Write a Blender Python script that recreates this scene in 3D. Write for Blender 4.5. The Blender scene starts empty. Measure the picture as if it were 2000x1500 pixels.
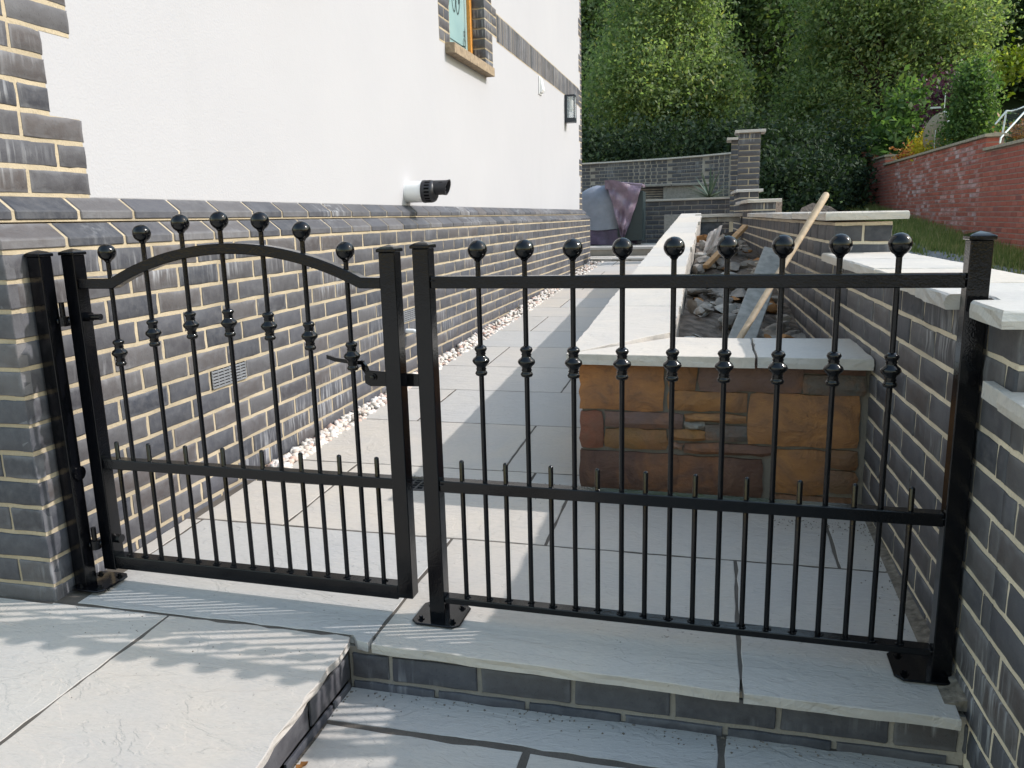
import bpy, bmesh, math, random
import numpy as np
from mathutils import Vector, Matrix

sc = bpy.context.scene
col = sc.collection
R = math.radians

# ------------------------------------------------------------------ camera
CAM = Vector((1.725, -2.069, 0.997))
FPX = 1545.3
yaw, pitch, roll = -0.252, 0.2065, -0.0255
_cy, _sy, _cp, _sp = math.cos(yaw), math.sin(yaw), math.cos(pitch), math.sin(pitch)
_f = Vector((_sy*_cp, _cy*_cp, -_sp)); _r = Vector((_cy, -_sy, 0)); _u = _r.cross(_f)
_r2 = math.cos(roll)*_r + math.sin(roll)*_u; _u2 = -math.sin(roll)*_r + math.cos(roll)*_u
cam = bpy.data.cameras.new('camera'); camo = bpy.data.objects.new('camera', cam); col.objects.link(camo)
camo.matrix_world = Matrix(((_r2.x, _u2.x, -_f.x, CAM.x), (_r2.y, _u2.y, -_f.y, CAM.y), (_r2.z, _u2.z, -_f.z, CAM.z), (0, 0, 0, 1)))
cam.sensor_width = 36.0; cam.lens = FPX/2000*36.0; cam.clip_start = 0.05; cam.clip_end = 1500
sc.camera = camo

# ------------------------------------------------------------------ sky, sun, exposure
SUN = Vector((1.22, 0.33, 1.0)).normalized()
sun_el = math.asin(SUN.z); sun_az = math.atan2(SUN.x, SUN.y)
w = bpy.data.worlds.new('World'); sc.world = w; w.use_nodes = True
nt = w.node_tree; bg = nt.nodes['Background']
sky = nt.nodes.new('ShaderNodeTexSky'); sky.sky_type = 'NISHITA'; sky.sun_disc = False
sky.sun_elevation = sun_el; sky.sun_rotation = sun_az; sky.dust_density = 1.3; sky.air_density = 2.1; sky.ozone_density = 1.0
nt.links.new(sky.outputs[0], bg.inputs[0]); bg.inputs[1].default_value = 0.15
sl = bpy.data.lights.new('sun', 'SUN'); sl.energy = 2.0; sl.angle = R(0.6); sl.color = (1.0, 0.955, 0.93)
so = bpy.data.objects.new('sun', sl); col.objects.link(so); so.rotation_euler = SUN.to_track_quat('Z', 'Y').to_euler(); so.location = (20, 5, 20)
sc.view_settings.view_transform = 'Standard'; sc.view_settings.look = 'None'; sc.view_settings.gamma = 1; sc.view_settings.use_curve_mapping = False
sc.view_settings.exposure = 1.0
sc.cycles.max_bounces = 8; sc.cycles.diffuse_bounces = 4; sc.cycles.transparent_max_bounces = 8

# ------------------------------------------------------------------ materials
def new_mat(name):
    m = bpy.data.materials.new(name); m.use_nodes = True
    return m, m.node_tree, m.node_tree.nodes['Principled BSDF']
class N:
    """small node helper"""
    def __init__(s, name, rough=0.8, spec=0.3):
        s.m, s.t, s.b = new_mat(name); s.b.inputs['Roughness'].default_value = rough; s.b.inputs['Specular IOR Level'].default_value = spec
    def n(s, typ, **kw):
        x = s.t.nodes.new(typ)
        for k, v in kw.items(): setattr(x, k, v)
        return x
    def l(s, a, b): s.t.links.new(a, b)
    def pos(s): return s.n('ShaderNodeNewGeometry').outputs['Position']
    def obj(s): return s.n('ShaderNodeTexCoord').outputs['Object']
    def map(s, v, scale):
        x = s.n('ShaderNodeMapping'); x.inputs['Scale'].default_value = scale; s.l(v, x.inputs[0]); return x.outputs[0]
    def noise(s, v, scale, detail=4, rough=0.55, dist=0.0):
        x = s.n('ShaderNodeTexNoise'); x.inputs['Scale'].default_value = scale; x.inputs['Detail'].default_value = detail
        x.inputs['Roughness'].default_value = rough; x.inputs['Distortion'].default_value = dist
        if v is not None: s.l(v, x.inputs['Vector'])
        return x.outputs[0]
    def ramp(s, v, stops, interp='LINEAR'):
        x = s.n('ShaderNodeValToRGB'); r = x.color_ramp; r.interpolation = interp
        while len(r.elements) < len(stops): r.elements.new(0.5)
        for e, (p, c) in zip(r.elements, stops):
            e.position = p; e.color = (*c, 1) if len(c) == 3 else c
        s.l(v, x.inputs[0]); return x.outputs[0]
    def step(s, v, a, b):
        return s.ramp(v, [(a, (0, 0, 0)), (b, (1, 1, 1))])
    def mix(s, f, a, b, mode='MIX'):
        x = s.n('ShaderNodeMix', data_type='RGBA', blend_type=mode)
        for inp, val in ((x.inputs[0], f), (x.inputs[6], a), (x.inputs[7], b)):
            if isinstance(val, (int, float)): inp.default_value = val
            elif isinstance(val, tuple): inp.default_value = (*val, 1)
            else: s.l(val, inp)
        return x.outputs[2]
    def math(s, op, a, b=0.0):
        x = s.n('ShaderNodeMath', operation=op)
        for inp, val in ((x.inputs[0], a), (x.inputs[1], b)):
            if isinstance(val, (int, float)): inp.default_value = val
            else: s.l(val, inp)
        return x.outputs[0]
    def rand(s):
        o = s.n('ShaderNodeObjectInfo').outputs['Random']; g = s.n('ShaderNodeNewGeometry').outputs['Random Per Island']
        return s.math('FRACT', s.math('ADD', o, g))
    def bump(s, h, dist, strength=1.0, normal=None):
        x = s.n('ShaderNodeBump'); x.inputs['Distance'].default_value = dist; x.inputs['Strength'].default_value = strength
        s.l(h, x.inputs['Height'])
        if normal is not None: s.l(normal, x.inputs['Normal'])
        s.l(x.outputs[0], s.b.inputs['Normal']); return x.outputs[0]
    def color(s, v):
        if isinstance(v, tuple): s.b.inputs['Base Color'].default_value = (*v, 1)
        else: s.l(v, s.b.inputs['Base Color'])
    def rough(s, v): s.l(v, s.b.inputs['Roughness'])

def simple(name, c, rough=0.7, spec=0.3, var=0.15, scale=20, bump=0.0, metal=0.0):
    a = N(name, rough, spec); p = a.pos()
    n1 = a.noise(p, scale, 5)
    a.color(a.ramp(n1, [(0.3, tuple(x*(1-var) for x in c)), (0.7, tuple(min(1, x*(1+var)) for x in c))]))
    a.b.inputs['Metallic'].default_value = metal
    if bump: a.bump(n1, bump)
    return a.m

def mat_brick_blue(name='blue_engineering_brick', stain=1.0, bloom=True):
    a = N(name, 0.6, 0.25); p = a.pos(); r = a.rand()
    base = a.ramp(r, [(0.0, (.046, .049, .060)), (0.3, (.078, .079, .092)), (0.55, (.064, .062, .069)), (0.75, (.096, .093, .099)), (0.93, (.082, .071, .070)), (1, (.040, .044, .057))])
    n1 = a.noise(p, 34, 6, 0.65)
    c = a.mix(a.math('MULTIPLY', a.step(n1, 0.4, 0.72), 0.55), base, (.125, .125, .132))
    n2 = a.noise(p, 190, 3)
    c = a.mix(a.math('MULTIPLY', a.step(n2, 0.62, 0.7), 0.5), c, (.04, .04, .045))
    # lime streaks running down the face: clusters of thin vertical runs
    st = a.noise(a.map(p, (62, 62, 3.2)), 1.0, 3, 0.6)
    broad = a.noise(a.map(p, (1.0, 1.0, 3.2)), 1.25, 2)
    mask = a.math('MULTIPLY', a.step(st, 0.5, 0.66), a.step(broad, 0.54, 0.66))
    c = a.mix(a.math('MULTIPLY', mask, 0.55*stain), c, (.46, .47, .49))
    haze = a.step(a.noise(p, 6.0, 3), 0.5, 0.75)
    c = a.mix(a.math('MULTIPLY', haze, 0.16), c, (.25, .255, .275))
    if bloom:                                   # paler lime bloom along the arrises of each brick
        sp = a.n('ShaderNodeSeparateXYZ'); a.l(a.n('ShaderNodeTexCoord').outputs['Generated'], sp.inputs[0])
        ex = a.math('ABSOLUTE', a.math('SUBTRACT', sp.outputs[0], .5)); ez = a.math('ABSOLUTE', a.math('SUBTRACT', sp.outputs[2], .5))
        edge = a.math('MAXIMUM', a.math('ADD', a.math('MULTIPLY', ex, 3.2), -1.1), ez)
        edge = a.math('ADD', edge, a.math('MULTIPLY', a.math('SUBTRACT', a.noise(p, 22, 4), .5), .55))
        c = a.mix(a.math('MULTIPLY', a.step(edge, .30, .56), a.math('MULTIPLY', a.math('MAXIMUM', a.math('SUBTRACT', r, .25), 0), .42)), c, (.31, .315, .335))
    a.color(c); a.rough(a.ramp(n1, [(0.3, (.5,)*3), (0.8, (.8,)*3)])); a.bump(n1, 0.0025)
    return a.m

def mat_mortar(name, c, var=.22):
    a = N(name, 0.95, 0.1); p = a.pos()
    n1 = a.noise(p, 5, 4); n2 = a.noise(p, 160, 3)
    x = a.mix(a.step(n1, .35, .7), tuple(v*(1-var) for v in c), tuple(v*(1+var*.6) for v in c))
    x = a.mix(a.math('MULTIPLY', a.step(n2, .5, .75), .35), x, tuple(v*.55 for v in c))
    a.color(x); a.bump(n2, 0.002); return a.m

def mat_slab(name, dirt=1.0, pale=1.0):
    a = N(name, 0.72, 0.3); p = a.pos(); r = a.rand()
    base = a.ramp(r, [(0.0, (.485, .452, .412)), (0.2, (.525, .465, .39)), (0.4, (.44, .427, .405)), (0.6, (.535, .478, .408)), (0.8, (.46, .442, .415)), (1.0, (.51, .452, .385))])
    if pale != 1: base = a.mix(1.0, base, (pale, pale, pale), 'MULTIPLY')
    cl = a.noise(p, 2.6, 5, 0.6, 0.6)
    c = a.mix(a.math('MULTIPLY', a.step(cl, .35, .75), .5), base, (.375, .372, .375))
    grain = a.noise(a.map(p, (1, 2.6, 1)), 55, 5, .7)
    c = a.mix(a.math('MULTIPLY', a.step(grain, .45, .8), .3), c, (.30, .29, .27))
    sp = a.noise(p, 70, 2); spb = a.noise(p, 1.7, 3)
    c = a.mix(a.math('MULTIPLY', a.math('MULTIPLY', a.step(sp, .68, .74), a.step(spb, .45, .7)), .6*dirt), c, (.10, .085, .065))
    a.color(c)
    rv = a.noise(a.map(p, (2.2, 7.0, 4)), 2.4, 7, .62, 1.2)
    fl = a.noise(a.map(p, (1.5, 2.6, 3)), 2.0, 7, .55, .9); tz = a.math('MULTIPLY', fl, 11.0); fr = a.math('FRACT', tz)
    led = a.math('ADD', a.math('FLOOR', tz), a.step(fr, .80, .97))        # riven ledges
    led = a.math('MULTIPLY', led, .0909)
    a.bump(rv, 0.010, 0.5, a.bump(led, 0.012, .8, a.bump(grain, 0.0018))); a.rough(a.ramp(grain, [(.3, (.55,)*3), (.8, (.85,)*3)]))
    return a.m

def mat_stone():
    a = N('rust_sandstone', 0.85, 0.2); p = a.pos(); ob = a.n('ShaderNodeObjectInfo')
    r = ob.outputs['Color']
    n1 = a.noise(p, 9, 6, .65, .8); n2 = a.noise(a.map(p, (1, 1, 2.2)), 26, 5, .7)
    c = a.mix(a.math('MULTIPLY', a.step(n1, .38, .68), .75), r, (.17, .10, .07))
    c = a.mix(a.math('MULTIPLY', a.step(a.noise(p, 4.2, 4, .6, .5), .54, .68), .45), c, (.38, .16, .06))
    c = a.mix(a.math('MULTIPLY', a.step(n2, .5, .8), .4), c, (.06, .05, .045))
    a.color(c); a.bump(n1, 0.02, .8, a.bump(n2, 0.006)); return a.m

def mat_red_brick():
    a = N('red_brick', 0.9, 0.15); p = a.pos(); r = a.rand()
    base = a.ramp(r, [(0, (.31, .10, .075)), (.3, (.43, .125, .09)), (.6, (.36, .12, .095)), (.85, (.47, .16, .115)), (1, (.26, .095, .085))])
    n1 = a.noise(p, 24, 5)
    c = a.mix(a.math('MULTIPLY', a.step(n1, .4, .75), .5), base, (.22, .085, .06))
    # lime bloom patches on the middle panel
    sep = a.n('ShaderNodeSeparateXYZ'); a.l(p, sep.inputs[0]); y = sep.outputs[1]
    inm = a.math('MULTIPLY', a.step(a.math('MULTIPLY', y, .05), .598, .607), a.step(a.math('MULTIPLY', y, -.05), -.99, -.93))
    inm2 = a.math('MULTIPLY', a.math('GREATER_THAN', y, 12.2), a.math('LESS_THAN', y, 18.6))
    bl = a.step(a.noise(a.map(p, (1, 1, 2.5)), 2.0, 5, .7), .44, .66)
    pick = a.step(r, .35, .75)
    c = a.mix(a.math('MULTIPLY', a.math('MULTIPLY', bl, pick), a.math('ADD', a.math('MULTIPLY', inm2, .75), .05)), c, (.62, .50, .50))
    a.color(c); a.bump(n1, .004); return a.m

def mat_leaf(name, stops, trans=0.35, rough=0.5, tint=(1.2, 1.4, .65)):
    a = N(name, rough, 0.2); g = a.n('ShaderNodeNewGeometry').outputs['Random Per Island']
    c = a.ramp(g, stops); a.color(c)
    tr = a.n('ShaderNodeBsdfTranslucent'); a.l(a.mix(1.0, c, tint, 'MULTIPLY'), tr.inputs[0])
    mx = a.n('ShaderNodeMixShader'); mx.inputs[0].default_value = trans
    a.l(a.b.outputs[0], mx.inputs[1]); a.l(tr.outputs[0], mx.inputs[2])
    a.l(mx.outputs[0], a.t.nodes['Material Output'].inputs[0]); return a.m

def mat_paint():
    a = N('gloss_black_paint', 0.12, 0.36); p = a.pos()
    a.color((.0025, .0028, .004)); n1 = a.noise(p, 26, 4); n2 = a.noise(p, 240, 2)
    a.rough(a.ramp(n1, [(.3, (.05,)*3), (.7, (.13,)*3)])); a.bump(n1, .0008, .6, a.bump(n2, .0003)); return a.m

def mat_render():
    a = N('white_render', 0.9, 0.15); p = a.pos()
    n0 = a.noise(p, .9, 4); n1 = a.noise(p, 120, 4); n2 = a.noise(a.map(p, (1, 1, .25)), 3, 5)
    c = a.mix(a.step(n0, .3, .75), (.41, .408, .428), (.432, .430, .448))
    c = a.mix(a.math('MULTIPLY', a.step(n2, .6, .85), .25), c, (.375, .375, .385))
    a.color(c); a.bump(n1, .0025, .5, a.bump(a.noise(p, 7, 4), .004, .5)); return a.m

def mat_ground():
    a = N('lane_ground', 0.95, 0.1); p = a.pos()
    n1 = a.noise(p, 3, 6, .65); n2 = a.noise(p, 45, 4, .7)
    c = a.mix(a.step(n1, .35, .7), (.23, .225, .22), (.36, .35, .34))
    c = a.mix(a.math('MULTIPLY', a.step(n2, .5, .7), .6), c, (.30, .29, .28))
    a.color(c); a.bump(n2, .02); return a.m
def mat_hill():
    a = N('woodland_floor', 0.95, 0.1); p = a.pos(); n1 = a.noise(p, .8, 6)
    a.color(a.mix(a.step(n1, .35, .7), (.020, .032, .012), (.045, .055, .022))); a.bump(n1, .2); return a.m

M = dict(
    brick=mat_brick_blue(), brickfar=mat_brick_blue('blue_brick_far', 1.0, False), mortar=mat_mortar('sand_mortar', (.44, .37, .265)), dmortar=mat_mortar('grey_mortar', (.33, .30, .26)),
    lmortar=mat_mortar('pale_mortar', (.64, .56, .44)), smortar=mat_mortar('stone_mortar', (.19, .17, .145), .12), joint=mat_mortar('paving_joint', (.12, .105, .09)), white=mat_render(), slab=mat_slab('riven_sandstone'), coping=mat_slab('coping_sandstone', .5, 1.12),
    stone=mat_stone(), red=mat_red_brick(), rmortar=mat_mortar('red_wall_mortar', (.34, .24, .205)), paint=mat_paint(),
    ground=mat_ground(), hill=mat_hill(),
    sill=simple('brown_sandstone', (.30, .235, .165), .9, .1, .3, 30, .003), rcoping=simple('wall_coping', (.36, .31, .235), .9, .1, .25, 14, .004),
    timber=simple('orange_stained_timber', (.62, .27, .055), .45, .4, .18, 40), conc=simple('grey_concrete', (.24, .235, .22), .9, .15, .22, 30, .003),
    block=simple('dark_block', (.12, .125, .135), .9, .15, .3, 25, .004), soil=simple('garden_soil', (.14, .115, .095), .95, .1, .5, 18, .03),
    handle=simple('ash_handle', (.42, .32, .22), .6, .3, .2, 35, .001), batten=simple('pine_batten', (.36, .22, .11), .7, .2, .2, 30, .001),
    wplastic=simple('white_plastic', (.78, .78, .78), .35, .5, .02), bplastic=simple('black_plastic', (.022, .022, .027), .42, .45, .1),
    gplastic=simple('grey_plastic', (.17, .175, .185), .5, .4, .1), iron=simple('drain_iron', (.025, .027, .03), .55, .4, .3, 60, .001),
    hole=simple('void_black', (.004, .004, .005), .9, .1, .1), lamp=simple('dark_lamp_metal', (.018, .024, .034), .4, .5, .1),
    pebble=simple('white_pebble', (.66, .60, .53), .7, .3, .3, 16), cover=simple('grey_cover_fabric', (.23, .245, .29), .45, .4, .14, 7, .012),
    purple=simple('purple_cover_fabric', (.215, .155, .205), .3, .5, .3, 6, .025), dkpurple=simple('dark_cover_hem', (.085, .06, .10), .5, .4, .3, 8, .02),
    cabinet=simple('dark_green_metal', (.016, .030, .034), .4, .5, .15), bark=simple('bark', (.055, .042, .032), .95, .1, .35, 12, .02),
    wicker=simple('wicker', (.26, .215, .15), .8, .2, .3, 60, .004), tube=simple('pale_steel_tube', (.62, .66, .62), .4, .5, .08),
    carpaint=simple('black_gloss', (.012, .014, .018), .15, .6, .05), blacklead=simple('lead_line', (.035, .06, .06), .5, .3, .1),
    deadleaf=simple('dead_leaf_brown', (.20, .085, .02), .7, .3, .35, 60), rock=simple('rubble_stone', (.24, .215, .19), .9, .15, .4, 12, .012),
    rocko=simple('rubble_orange', (.33, .17, .075), .9, .15, .35, 12, .012), rockp=simple('rubble_pale', (.36, .335, .30), .9, .15, .25, 12, .01),
    dirt=simple('dirt_fillet', (.17, .15, .125), .95, .1, .45, 60, .006), filament=simple('bulb_white', (.8, .78, .72), .4, .3, .02),  # bulb is a plain off-white, without emission
)
def mat_glass(name, c, alpha, rough=.05):
    a = N(name, rough, .5); a.color(c); a.b.inputs['Alpha'].default_value = alpha; return a.m
M['lampglass'] = mat_glass('lamp_glass', (.75, .82, .85), .25)
M['bag'] = mat_glass('clear_bag', (.62, .57, .55), .75, .25)
a = N('obscured_glass', .22, .5); pz = a.pos(); a.color(a.mix(a.step(a.noise(pz, 3, 3), .35, .7), (.25, .385, .40), (.31, .45, .46))); M['pane'] = a.m
M['leaf_a'] = mat_leaf('sallow_leaf', [(0, (.12, .175, .085)), (.35, (.185, .24, .115)), (.6, (.27, .32, .16)), (.85, (.25, .30, .18)), (.96, (.36, .37, .14)), (1, (.44, .38, .13))], .55)
M['leaf_b'] = mat_leaf('wood_leaf', [(0, (.045, .075, .035)), (.5, (.07, .11, .048)), (.85, (.09, .135, .06)), (1, (.15, .18, .06))], .38, .7)
M['leaf_c'] = mat_leaf('laurel_leaf', [(0, (.05, .095, .035)), (.5, (.085, .145, .05)), (.9, (.14, .21, .07)), (1, (.19, .25, .08))], .45, .55)
M['leaf_d'] = mat_leaf('bush_and_shade_leaf', [(0, (.016, .030, .018)), (.5, (.030, .050, .028)), (.9, (.048, .075, .038)), (1, (.075, .11, .05))], .25, .75)  # dark bush leaf; on the thicket its darkness stands for tree shade
M['leaf_lime'] = mat_leaf('lime_leaf', [(0, (.13, .17, .02)), (.6, (.20, .24, .03)), (1, (.28, .28, .04))], .4)
M['leaf_yellow'] = mat_leaf('yellow_leaf', [(0, (.40, .30, .02)), (.6, (.52, .40, .03)), (1, (.34, .33, .03))], .35, tint=(1, 1, .6))
M['leaf_red'] = mat_leaf('orange_leaf', [(0, (.42, .10, .03)), (.6, (.50, .20, .06)), (1, (.45, .30, .08))], .3, tint=(1, 1, .6))
M['leaf_purple'] = mat_leaf('purple_leaf', [(0, (.045, .018, .03)), (.7, (.08, .03, .05)), (1, (.12, .06, .08))], .3, tint=(1.2, .8, 1))
M['leaf_brown'] = mat_leaf('beech_leaf', [(0, (.25, .12, .045)), (.6, (.36, .19, .07)), (1, (.30, .22, .10))], .35, tint=(1, .9, .6))
M['agave'] = mat_leaf('spiky_leaf', [(0, (.065, .10, .075)), (.6, (.10, .145, .105)), (1, (.14, .18, .12))], .1, .45, (1, 1, .8))
M['grass'] = mat_leaf('verge_grass', [(0, (.12, .17, .055)), (.5, (.20, .25, .08)), (.8, (.30, .29, .13)), (1, (.42, .37, .2))], .3, .7)

# ------------------------------------------------------------------ object helpers
WORLDM = {}
def _mw(o): return WORLDM.get(o.name, Matrix.Identity(4))
def tag(o, label=None, cat=None, group=None, kind=None):
    if label: o['label'] = label
    if cat: o['category'] = cat
    if group: o['group'] = group
    if kind: o['kind'] = kind
    return o
def thing(name, label, cat, loc=(0, 0, 0), rz=0.0, group=None):
    o = bpy.data.objects.new(name, None); col.objects.link(o); o.empty_display_size = .1
    o.location = loc; o.rotation_euler = (0, 0, rz)
    WORLDM[o.name] = Matrix.Translation(loc) @ Matrix.Rotation(rz, 4, 'Z')
    return tag(o, label, cat, group)
def link(name, me, mat, parent=None, world=True, mw=None):
    """mesh data -> one object. world=True: the mesh (or mw) is in world space; else in the parent's space"""
    if mat is not None and not me.materials: me.materials.append(mat)
    o = bpy.data.objects.new(name, me); col.objects.link(o)
    if mw is None: mw = Matrix.Identity(4)
    if parent is not None:
        o.parent = parent
        if world: o.matrix_parent_inverse = _mw(parent).inverted(); WORLDM[o.name] = mw
        else: WORLDM[o.name] = _mw(parent) @ mw
    else: WORLDM[o.name] = mw
    o.matrix_basis = mw
    return o
class MB:
    def __init__(s): s.v, s.f = [], []
    def add(s, vs, fs):
        b = len(s.v); s.v += [tuple(x) for x in vs]; s.f += [tuple(b+i for i in f) for f in fs]; return s
    def box(s, x0, x1, y0, y1, z0, z1):
        return s.add([(x0, y0, z0), (x1, y0, z0), (x1, y1, z0), (x0, y1, z0), (x0, y0, z1), (x1, y0, z1), (x1, y1, z1), (x0, y1, z1)],
                     [(0, 3, 2, 1), (4, 5, 6, 7), (0, 1, 5, 4), (1, 2, 6, 5), (2, 3, 7, 6), (3, 0, 4, 7)])
    def quad(s, a, b, c, d): return s.add([a, b, c, d], [(0, 1, 2, 3)])
    def prism(s, poly, axis, a, b):
        """poly: 2-D points (counter-clockwise) extruded along axis from a to b"""
        def P(p, t): return {'x': (t, p[0], p[1]), 'y': (p[0], t, p[1]), 'z': (p[0], p[1], t)}[axis]
        n = len(poly)
        return s.add([P(p, a) for p in poly]+[P(p, b) for p in poly], [tuple(range(n))[::-1], tuple(range(n, 2*n))]+[(i, (i+1) % n, n+(i+1) % n, n+i) for i in range(n)])
    def tube(s, pts, rad, seg=8, cap=True):
        pts = [Vector(p) for p in pts]; n = len(pts); rings = []
        rad = rad if isinstance(rad, (list, tuple)) else [rad]*n
        t0 = (pts[1]-pts[0]).normalized(); up = Vector((0, 0, 1)) if abs(t0.z) < .9 else Vector((1, 0, 0))
        for i, p in enumerate(pts):
            t = (pts[min(i+1, n-1)]-pts[max(i-1, 0)]).normalized()
            a = t.cross(up).normalized(); b = a.cross(t).normalized(); up = b
            rings.append([p+rad[i]*(math.cos(2*math.pi*k/seg)*a+math.sin(2*math.pi*k/seg)*b) for k in range(seg)])
        vs = [q for r in rings for q in r]; fs = []
        for i in range(n-1):
            for k in range(seg): fs.append((i*seg+k, i*seg+(k+1) % seg, (i+1)*seg+(k+1) % seg, (i+1)*seg+k))
        if cap: fs += [tuple(range(seg))[::-1], tuple(range((n-1)*seg, n*seg))]
        return s.add(vs, fs)
    def lathe(s, prof, c=(0, 0, 0), seg=20, axis='z'):
        n = len(prof); vs = []
        for r, h in prof:
            for k in range(seg):
                a = 2*math.pi*k/seg; p = (r*math.cos(a), r*math.sin(a), h)
                if axis == 'x': p = (p[2], p[0], p[1])
                if axis == 'y': p = (p[0], p[2], p[1])
                vs.append((p[0]+c[0], p[1]+c[1], p[2]+c[2]))
        fs = [(i*seg+k, i*seg+(k+1) % seg, (i+1)*seg+(k+1) % seg, (i+1)*seg+k) for i in range(n-1) for k in range(seg)]
        fs += [tuple(range(seg))[::-1], tuple(range((n-1)*seg, n*seg))]
        return s.add(vs, fs)
    def mesh(s, name, smooth=False, bevel=0.0, seg=2):
        me = bpy.data.meshes.new(name); me.from_pydata(s.v, [], s.f); me.update()
        bm = bmesh.new(); bm.from_mesh(me)
        if bevel:
            bmesh.ops.bevel(bm, geom=[e for e in bm.edges if len(e.link_faces) == 2 and e.calc_face_angle(0) > .5], offset=bevel, segments=seg, affect='EDGES', profile=.5)
        bmesh.ops.recalc_face_normals(bm, faces=bm.faces); bm.to_mesh(me); bm.free()
        if smooth:
            for p in me.polygons: p.use_smooth = True
            if smooth != 'all': me.set_sharp_from_angle(angle=R(40))
        return me
    def build(s, name, mat, parent=None, world=True, smooth=False, bevel=0.0, seg=2):
        me = s.mesh(name, smooth, bevel, seg)
        if parent is None:                                   # origin at the thing's base
            co = np.empty(len(me.vertices)*3); me.vertices.foreach_get('co', co); co = co.reshape(-1, 3)
            b = Vector(((co[:, 0].min()+co[:, 0].max())/2, (co[:, 1].min()+co[:, 1].max())/2, co[:, 2].min()))
            me.transform(Matrix.Translation(-b)); return link(name, me, mat, None, mw=Matrix.Translation(b))
        return link(name, me, mat, parent, world)
def dup(o, parent, mw, world=False):
    c = o.copy(); col.objects.link(c); c.parent = parent
    if world: c.matrix_parent_inverse = _mw(parent).inverted(); WORLDM[c.name] = mw
    else: c.matrix_parent_inverse = Matrix.Identity(4); WORLDM[c.name] = _mw(parent) @ mw
    c.matrix_basis = mw; return c

# ------------------------------------------------------------------ bricks
rng = random.Random(4)
def brick_mesh(L, seed, D=.03, H=.0625, rough=.0014):
    """one brick: slightly worn face towards local -Y, arrises rounded; origin at the face's lower left corner"""
    q = random.Random(seed); nx = 4 if L > .15 else 3; b = .003
    xs = [0, b]+[L*i/nx for i in range(1, nx)]+[L-b, L]; zs = [0, b, H*.5, H-b, H]
    vs, fs = [], []
    for j, z in enumerate(zs):
        for i, x in enumerate(xs):
            e = (i in (0, len(xs)-1)) or (j in (0, len(zs)-1))
            y = (.002 if e else 0)+q.uniform(-rough, rough)
            vs.append((x+(q.uniform(-rough, rough) if e else 0), y, z+(q.uniform(-rough, rough) if e else 0)))
    n = len(xs)
    for j in range(len(zs)-1):
        for i in range(n-1): fs.append((j*n+i, j*n+i+1, (j+1)*n+i+1, (j+1)*n+i))
    m = len(zs); ring = [i for i in range(n)]+[j*n+n-1 for j in range(1, m)]+[(m-1)*n+i for i in range(n-2, -1, -1)]+[j*n for j in range(m-2, 0, -1)]
    base = len(vs)
    for i in ring: vs.append((vs[i][0], D, vs[i][2]))
    k = len(ring)
    for t in range(k): fs.append((ring[t], base+t, base+(t+1) % k, ring[(t+1) % k]))
    me = bpy.data.meshes.new('brick'); me.from_pydata(vs, [], fs); me.update()
    for p in me.polygons[:(n-1)*(m-1)]: p.use_smooth = True
    return me
BM = {}
def get_brick(kind, mat, L, H=.0625):
    key = (kind, mat.name)
    if key not in BM:
        BM[key] = [brick_mesh(L, 100*hash(kind) % 977+i, H=H) for i in range(5)]
        for m in BM[key]: m.materials.append(mat)
    return BM[key]
def emit(name, specs, mat, parent, limit=300, H=.0625, far='bricks', D=.025):
    """specs: (x, y, z, angle, length): the nearest 'limit' bricks become objects, the others one joined part"""
    specs = sorted(specs, key=lambda s: (Vector(s[:3])-CAM).length)
    for (x, y, z, ang, L) in specs[:limit]:
        kind = 's' if L > .15 else 'h'; ref = .215 if kind == 's' else .1025
        me = rng.choice(get_brick(kind+str(H), mat, ref, H))
        mw = Matrix.Translation((x, y, z+.001)) @ Matrix.Rotation(ang+rng.uniform(-.004, .004), 4, 'Z') @ Matrix.Diagonal((L/ref, 1, 1, 1))
        link(name, me, None, parent, True, mw)
    rest = specs[limit:]
    if rest:
        b = MB()
        for (x, y, z, ang, L) in rest:
            c, s = math.cos(ang), math.sin(ang); o = rng.uniform(-.001, .001)
            def P(u, v, h): return (x+u*c-v*s, y+u*s+v*c, z+h)
            e = .003
            b.add([P(e, o, e), P(L-e, o, e), P(L-e, o, H-e), P(e, o, H-e), P(0, o+.004, 0), P(L, o+.004, 0), P(L, o+.004, H), P(0, o+.004, H), P(0, D, 0), P(L, D, 0), P(L, D, H), P(0, D, H)],
                  [(0, 1, 2, 3), (4, 5, 1, 0), (5, 6, 2, 1), (6, 7, 3, 2), (7, 4, 0, 3), (8, 9, 5, 4), (9, 10, 6, 5), (10, 11, 7, 6), (11, 8, 4, 7)])
        me = bpy.data.meshes.new(far); me.from_pydata(b.v, [], b.f); me.update()
        tag(link(far, me, M['brickfar'] if mat is M['brick'] else mat, parent), kind='stuff')
def spans(a, b, off, pitch=.225, gap=.0124, minl=.04):
    """brick spans (start, end) along a run from a to b with joints at off + k*pitch"""
    k = math.floor((a-off)/pitch); out = []
    while off+k*pitch < b:
        s = max(a, off+k*pitch+gap/2); e = min(b, off+(k+1)*pitch-gap/2)
        if e-s > minl: out.append((s, e))
        k += 1
    return out

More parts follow.
